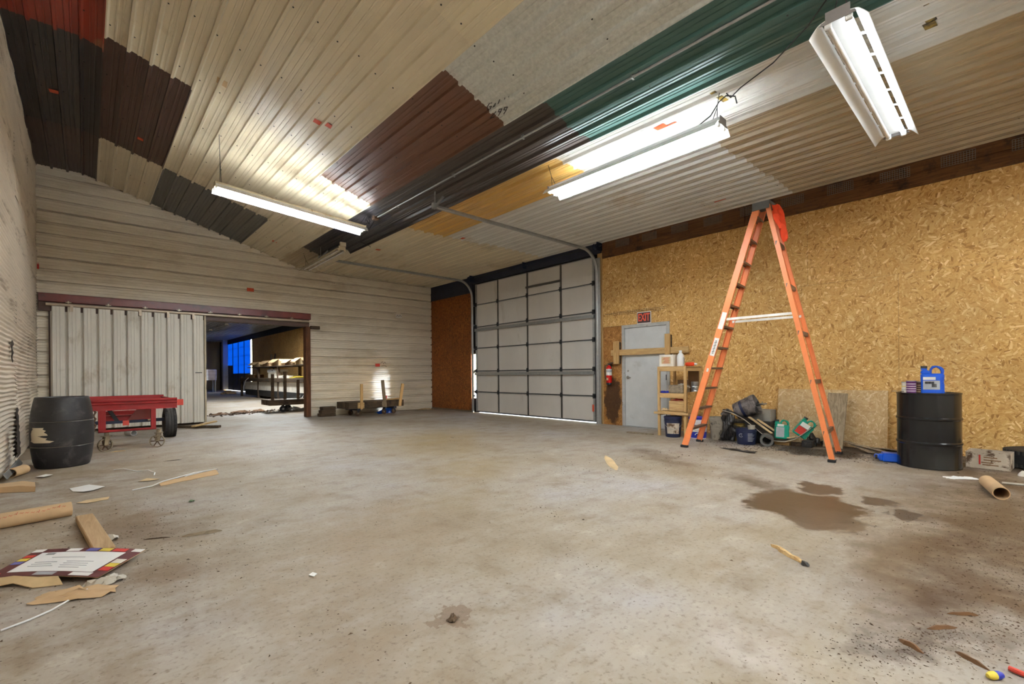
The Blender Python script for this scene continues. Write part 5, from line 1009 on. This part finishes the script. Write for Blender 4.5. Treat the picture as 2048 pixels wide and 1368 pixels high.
for k, (a, b, w, lb) in enumerate((((2.55, .34), (2.49, .255), .03, 'stubby bark piece at the near edge of the dirt'), ((2.60, .17), (2.53, .07), .025, 'reddish bark piece in the near dirt streak'), ((2.74, .27), (2.85, .18), .022, 'dark bark piece at the edge of the dirt streak'), ((2.98, .22), (3.06, .12), .02, 'slender bark piece behind the other bark pieces'))):
    shard('bark_piece', lb, 'bark', (a[0], a[1], 0), (b[0], b[1], 0), w, .02, 'bark', 20 + k)
g = G(); r = random.Random(9); 
for k in range(5): g.add(*(lambda c, s_: ([(c[0] + s_ * math.cos(a) * (1 if i % 2 else .6), c[1] + s_ * math.sin(a) * .7, .004 + .012 * r.random()) for i, a in enumerate([j * PI / 3 for j in range(6)])], [tuple(range(6))]))((.72 + r.uniform(-.03, .03), 5.12 + r.uniform(-.02, .02)), .02))
tag(g.obj('dry_leaf', 'leaf'), 'small green leaf lying on the concrete', 'leaf')
o = crumple(G(), .12, 4.36, .09, .09, .05, 8, 71, .0).obj('plastic_wisp', 'bag_clear'); tag(o, 'wispy clear plastic scrap next to the wood offcut', 'plastic')
g = G(); r = random.Random(12); crumple(g, 1.255, 1.785, .055, .045, .035, 7, 15, .0, .4); o = g.obj('dirt_clod', 'grit'); tag(o, 'dark dirt clod on the small damp spot', 'clod')
# right side scraps
g = G().lathe([(.057, -.28), (.057, .28), (.05, .28), (.05, -.28), (.057, -.28)], 28, T(6.20, .135, .058) @ RZ(PI / 2 + .19) @ RX(PI / 2), cap=False); tag(g.obj('cardboard_tube', 'cardboard'), 'open cardboard tube lying alone before the dirty carton', 'tube')
o = crumple(G(), 6.80, .39, .28, .10, .03, 9, 81, .0, -.9).obj('foam_strip', 'paper'); tag(o, 'crumbled white foam strip on the floor before the drum', 'foam')
tag(G().tube([(6.76, .09, .012), (6.80, -.10, .012)], .011, 8).obj('broom_stick', 'bag_clear'), 'pale round stick beside the open cardboard tube', 'stick')
shard('wood_chunk', 'pale wood chunk in front of the worn tyre', 'wood', (7.42, -.02, 0), (7.38, -.14, 0), .10, .07, 'carton_white', 90)
t = thing('squeeze_bottle', 'small yellow and blue bottle lying at the near edge of the dirt', 'bottle', (2.475, .055, .015), .9); G().lathe([(.007, -.03), (.012, -.022), (.014, -.014), (.014, .0)], 16, RX(PI / 2)).obj('body', 'yellow', t); G().lathe([(.014, .0), (.0145, .014), (.01, .028)], 16, RX(PI / 2)).obj('cap', 'royal_plastic', t)
tag(G().tube([(2.58, .02, .012), (2.52, -.16, .012)], .010, 8).obj('red_rod', 'tab_red'), 'thin red rod next to the yellow and blue bottle', 'rod')
# scattered grit
g = G(); r = random.Random(17)
def chips(n, cx, cy, sx, sy, smin, smax, a=0.):
    for _ in range(n):
        u, v = r.gauss(0, 1) * sx, r.gauss(0, 1) * sy; x = cx + u * math.cos(a) - v * math.sin(a); y = cy + u * math.sin(a) + v * math.cos(a)
        if not (XL + .05 < x < XR - .05): continue
        s = r.uniform(smin, smax) * (1 if r.random() < .92 else 1.7); b = r.uniform(0, 6.3); e = r.uniform(.35, 1)
        g.add([(x + s * math.cos(b), y + s * math.sin(b), .0005), (x - s * e * math.sin(b), y + s * e * math.cos(b), .0005), (x - s * math.cos(b), y - s * math.sin(b), .0005), (x, y, s * .55)], [(0, 1, 3), (1, 2, 3), (2, 0, 3)])
chips(2200, 3.7, .05, .9, .24, .0015, .006, -.15); chips(1500, 5.0, .1, 1.0, .3, .002, .008); chips(900, 2.65, .22, .35, .08, .0015, .006, -.5); chips(1300, 7.55, 2.2, .22, .75, .004, .012); chips(700, .2, 4.4, .35, .7, .0025, .008); chips(400, .3, 3.3, .4, .4, .002, .006)
for _ in range(38): chips(14, r.uniform(.6, 5), r.uniform(1.5, 9), r.uniform(.03, .12), r.uniform(.03, .2), .002, .008, r.uniform(0, 3))
chips(500, 3, 4, 2.6, 3.0, .003, .007); chips(350, 1.6, 2.3, .8, .7, .0015, .004); chips(350, 5.5, 3.2, .9, .5, .004, .010); chips(400, 3.6, 16.2, .9, .25, .02, .06, .3)
o = g.obj('floor_grit', 'grit', fl, smooth=False); o['kind'] = 'stuff'

# ================================================================== FAR BAY seen through the opening
dl = thing('stake_dolly', 'dark timber dolly with tall stakes just beyond the opening', 'dolly', (4.95, 15.9, 0), 0)
for y in (-.33, .0, .30): G().box(-.82, 1.1, y - .12, y + .15, .23, .40).obj('deck_beam', 'dark_lumber', dl, bev=.008)
for x, zt in ((-.72, 1.20), (-.36, 1.28), (.03, 1.02), (.5, 1.1)): G().bar((x, -.42, .28), (x, -.42, zt), .085, .045, (0, 1, 0)).obj('stake', 'dark_lumber', dl, bev=.004)
for x, y in ((-.36, -.2), (-.05, .35), (.7, -.2), (.7, .35)):
    w_ = G().lathe([(.10, -.03), (.10, .03), (.06, .034), (.06, -.034)], 20, T(x, y, .101) @ RX(PI / 2)).obj('caster_wheel', 'black_rubber', dl); G().box(x - .03, x + .03, y - .05, y + .05, .13, .23).obj('caster_fork', 'dark_steel', dl); G().lathe([(.03, -.04), (.03, .04)], 10, T(x, y, .101) @ RX(PI / 2)).obj('hub', 'galv', w_)
g = G()
for k in range(5): g.slab([[(5.0 + .1 * k, 15.55, .405), (5.05 + .1 * k, 15.55, .46)], [(5.12 + .1 * k, 15.7, .52), (5.15 + .1 * k, 15.75, .56)]], (0, 0, -.004))
tag(g.obj('white_louvre', 'white_plastic', smooth=False), 'white plastic louvres lying on the stake dolly', 'louvre')
o = crumple(G(), 4.75, 15.5, .5, .2, .02, 8, 33, .405).obj('white_sheet', 'paper'); tag(o, 'white paper sheet on the deck of the stake dolly', 'paper')
o = crumple(G(), 5.1, 16.15, .6, .35, .16, 9, 34, .0).obj('pale_rubble', 'bag_clear'); tag(o, 'pale plastic rubbish under the stake dolly', 'rubbish')
for k, (x, y, w) in enumerate(((3.55, 16.35, .5), (4.1, 16.5, .35), (2.9, 15.9, .4))):
    o = crumple(G(), x, y, w, .25, .12, 8, 51 + k, .0).obj('earth_clod', 'bark'); tag(o, ('broad brown earth clod on the floor beyond the opening', 'brown earth clod nearest the stake dolly', 'flat brown earth clod near the sliding door edge beyond the opening')[k], 'clod')
rk = thing('carton_rack', 'long timber rack carrying cartons along the far bay wall', 'rack', (6.9, 25, 0))
for y in (30.1, 26.6, 23.2, 19.6):
    for x in (6.55, 7.5): G().box(x, x + .11, y - .06, y + .06, 0, 1.58 if y < 28 else 1.15).obj('leg', 'dark_lumber', rk, world=True)
for x in (6.53, 7.56): G().box(x, x + .06, 19.4, 30.2, .86, 1.02).obj('long_beam', 'dark_lumber', rk, world=True)
G().box(6.5, 7.66, 19.4, 28.4, 1.58, 1.62).obj('top_shelf', 'dark_lumber', rk, world=True); G().box(6.56, 7.6, 19.4, 30.1, 1.02, 1.04).obj('lower_shelf', 'grey_board_x', rk, world=True)
for k in range(4): G().box(6.60, 6.64, 19.45 + k * 2.5, 21.9 + k * 2.5, .42, .84).obj('white_board', 'carton_white', rk, world=True)
G().prism([(6.62, .12), (7.4, .12), (7.4, .42), (6.58, .42)], 19.5, 29.3, Matrix(((1, 0, 0, 0), (0, 0, 1, 0), (0, 1, 0, 0), (0, 0, 0, 1)))).obj('black_trough', 'black_rubber', rk, world=True)
def open_carton(label, x, y, z, w, d, h, rz, mat, tilt=0.):
    t = thing('open_carton', label, 'box', (x, y, z), rz, 'open cartons on the rack'); t.rotation_euler = (tilt, 0, rz)
    for nm, b in (('front_panel', (-w / 2, -w / 2 + .01, -d / 2, d / 2, 0, h)), ('back_panel', (w / 2 - .01, w / 2, -d / 2, d / 2, 0, h)), ('side_panel', (-w / 2, w / 2, -d / 2, -d / 2 + .01, 0, h)), ('side_panel', (-w / 2, w / 2, d / 2 - .01, d / 2, 0, h))): G().box(*b).obj(nm, mat, t, smooth=False)
    for s in (-1, 1): G().slab([[(-w / 2, s * d / 2, h), (w / 2, s * d / 2, h)], [(-w / 2, s * (d / 2 + .24), h - .14), (w / 2, s * (d / 2 + .24), h - .14)]], (0, 0, -.008)).obj('flap', mat, t, smooth=False)
    G().slab([[(-w / 2, -d / 2, h), (-w / 2, d / 2, h)], [(-w / 2 - .22, -d / 2, h - .16), (-w / 2 - .22, d / 2, h - .16)]], (0, 0, -.008)).obj('flap', mat, t, smooth=False)
for k, (y, lb) in enumerate(((27.4, 'open brown carton at the far end of the rack top'), (25.6, 'open brown carton above the white lidded box on the rack'), (23.8, 'open brown carton in the middle of the rack top'), (22.1, 'open brown carton on the rack top above the yellow sheet'), (20.6, 'open brown carton on the rack top closest to the opening'))):
    open_carton(lb, 6.95 + .05 * (k % 2), y, 1.62, .62, .85, .26 + .03 * (k % 3), .15 - .1 * k * .5, 'cardboard' if k % 2 else 'kraft')
t = thing('lidded_box', 'white lidded box standing on the lower shelf of the rack', 'box', (6.9, 24.4, 1.04), .0); G().box(-.28, .28, -.62, .55, 0, .33).obj('body', 'carton_white', t, bev=.01); G().box(-.31, .31, -.65, .58, .27, .42).obj('lid', 'white_plastic', t, bev=.01); G().box(-.315, -.309, -.35, -.2, .33, .37).obj('handle_slot', 'ink', t)
t = thing('lidded_box', 'brown box with papers at the far end of the lower rack shelf', 'box', (6.9, 28.6, 1.04), .0); G().box(-.25, .25, -.9, .8, 0, .18).obj('body', 'cardboard_dark', t, bev=.01); G().box(-.2, .2, -.7, .5, .18, .20).obj('papers', 'paper', t, bev=.004)
t = thing('yellow_sheet', 'yellow plastic sheet on the lower shelf of the rack', 'sheet', (6.85, 20.5, 1.04)); G().slab([[(-.25 + .1 * i, -.9 + .5 * j, .05 + .04 * math.sin(i * 2 + j)) for j in range(5)] for i in range(5)], (0, 0, -.04)).obj('fold', 'yellow', t)
t = thing('white_carton', 'low white printed carton beside the yellow sheet on the rack', 'box', (6.82, 22.4, 1.04)); G().box(-.24, .24, -.75, .75, 0, .12).obj('body', 'carton_white', t, bev=.006); G().box(-.242, -.24, -.2, .1, .03, .09).obj('printed_mark', 'ink', t)
tag(G().tube([(6.5, 28.2, 1.04), (6.45, 28.6, .9), (6.46, 29.0, .6), (6.5, 29.2, .35)], .02, 6).obj('white_hose', 'white_plastic'), 'pale hose hanging from the rack in the far bay', 'hose')
tk = thing('liquid_tank', 'pale square tank on a stand at the end of the far bay', 'tank', (6.55, 40, 0)); G().box(-.5, .5, -.5, .5, .85, 1.66).obj('body', 'tank_white', tk, bev=.05)
for x in (-.42, .42):
    for y in (-.42, .42): G().box(x - .04, x + .04, y - .04, y + .04, 0, .85).obj('leg', 'galv', tk)
for z in (1.0, 1.25, 1.5): G().box(-.52, .52, -.52, -.50, z - .015, z + .015).obj('cage_bar', 'galv', tk)
o = crumple(G(), 6.6, 33.5, .8, .6, .35, 9, 77, .0).obj('cardboard_heap', 'cardboard'); tag(o, 'crushed cardboard on the floor before the far bay door', 'cardboard')
for y, lb in ((31.2, 'grey post leaning at the far bay wall near the strand boards'), (30.4, 'thin dark post leaning beside the grey post in the far bay')):
    tag(G().bar((8.2, y, .0), (8.5, y + .05, 2.5), .14, .05, (1, 0, 0)).obj('leaning_post', 'grey_board' if y > 31 else 'dark_lumber'), lb, 'post')
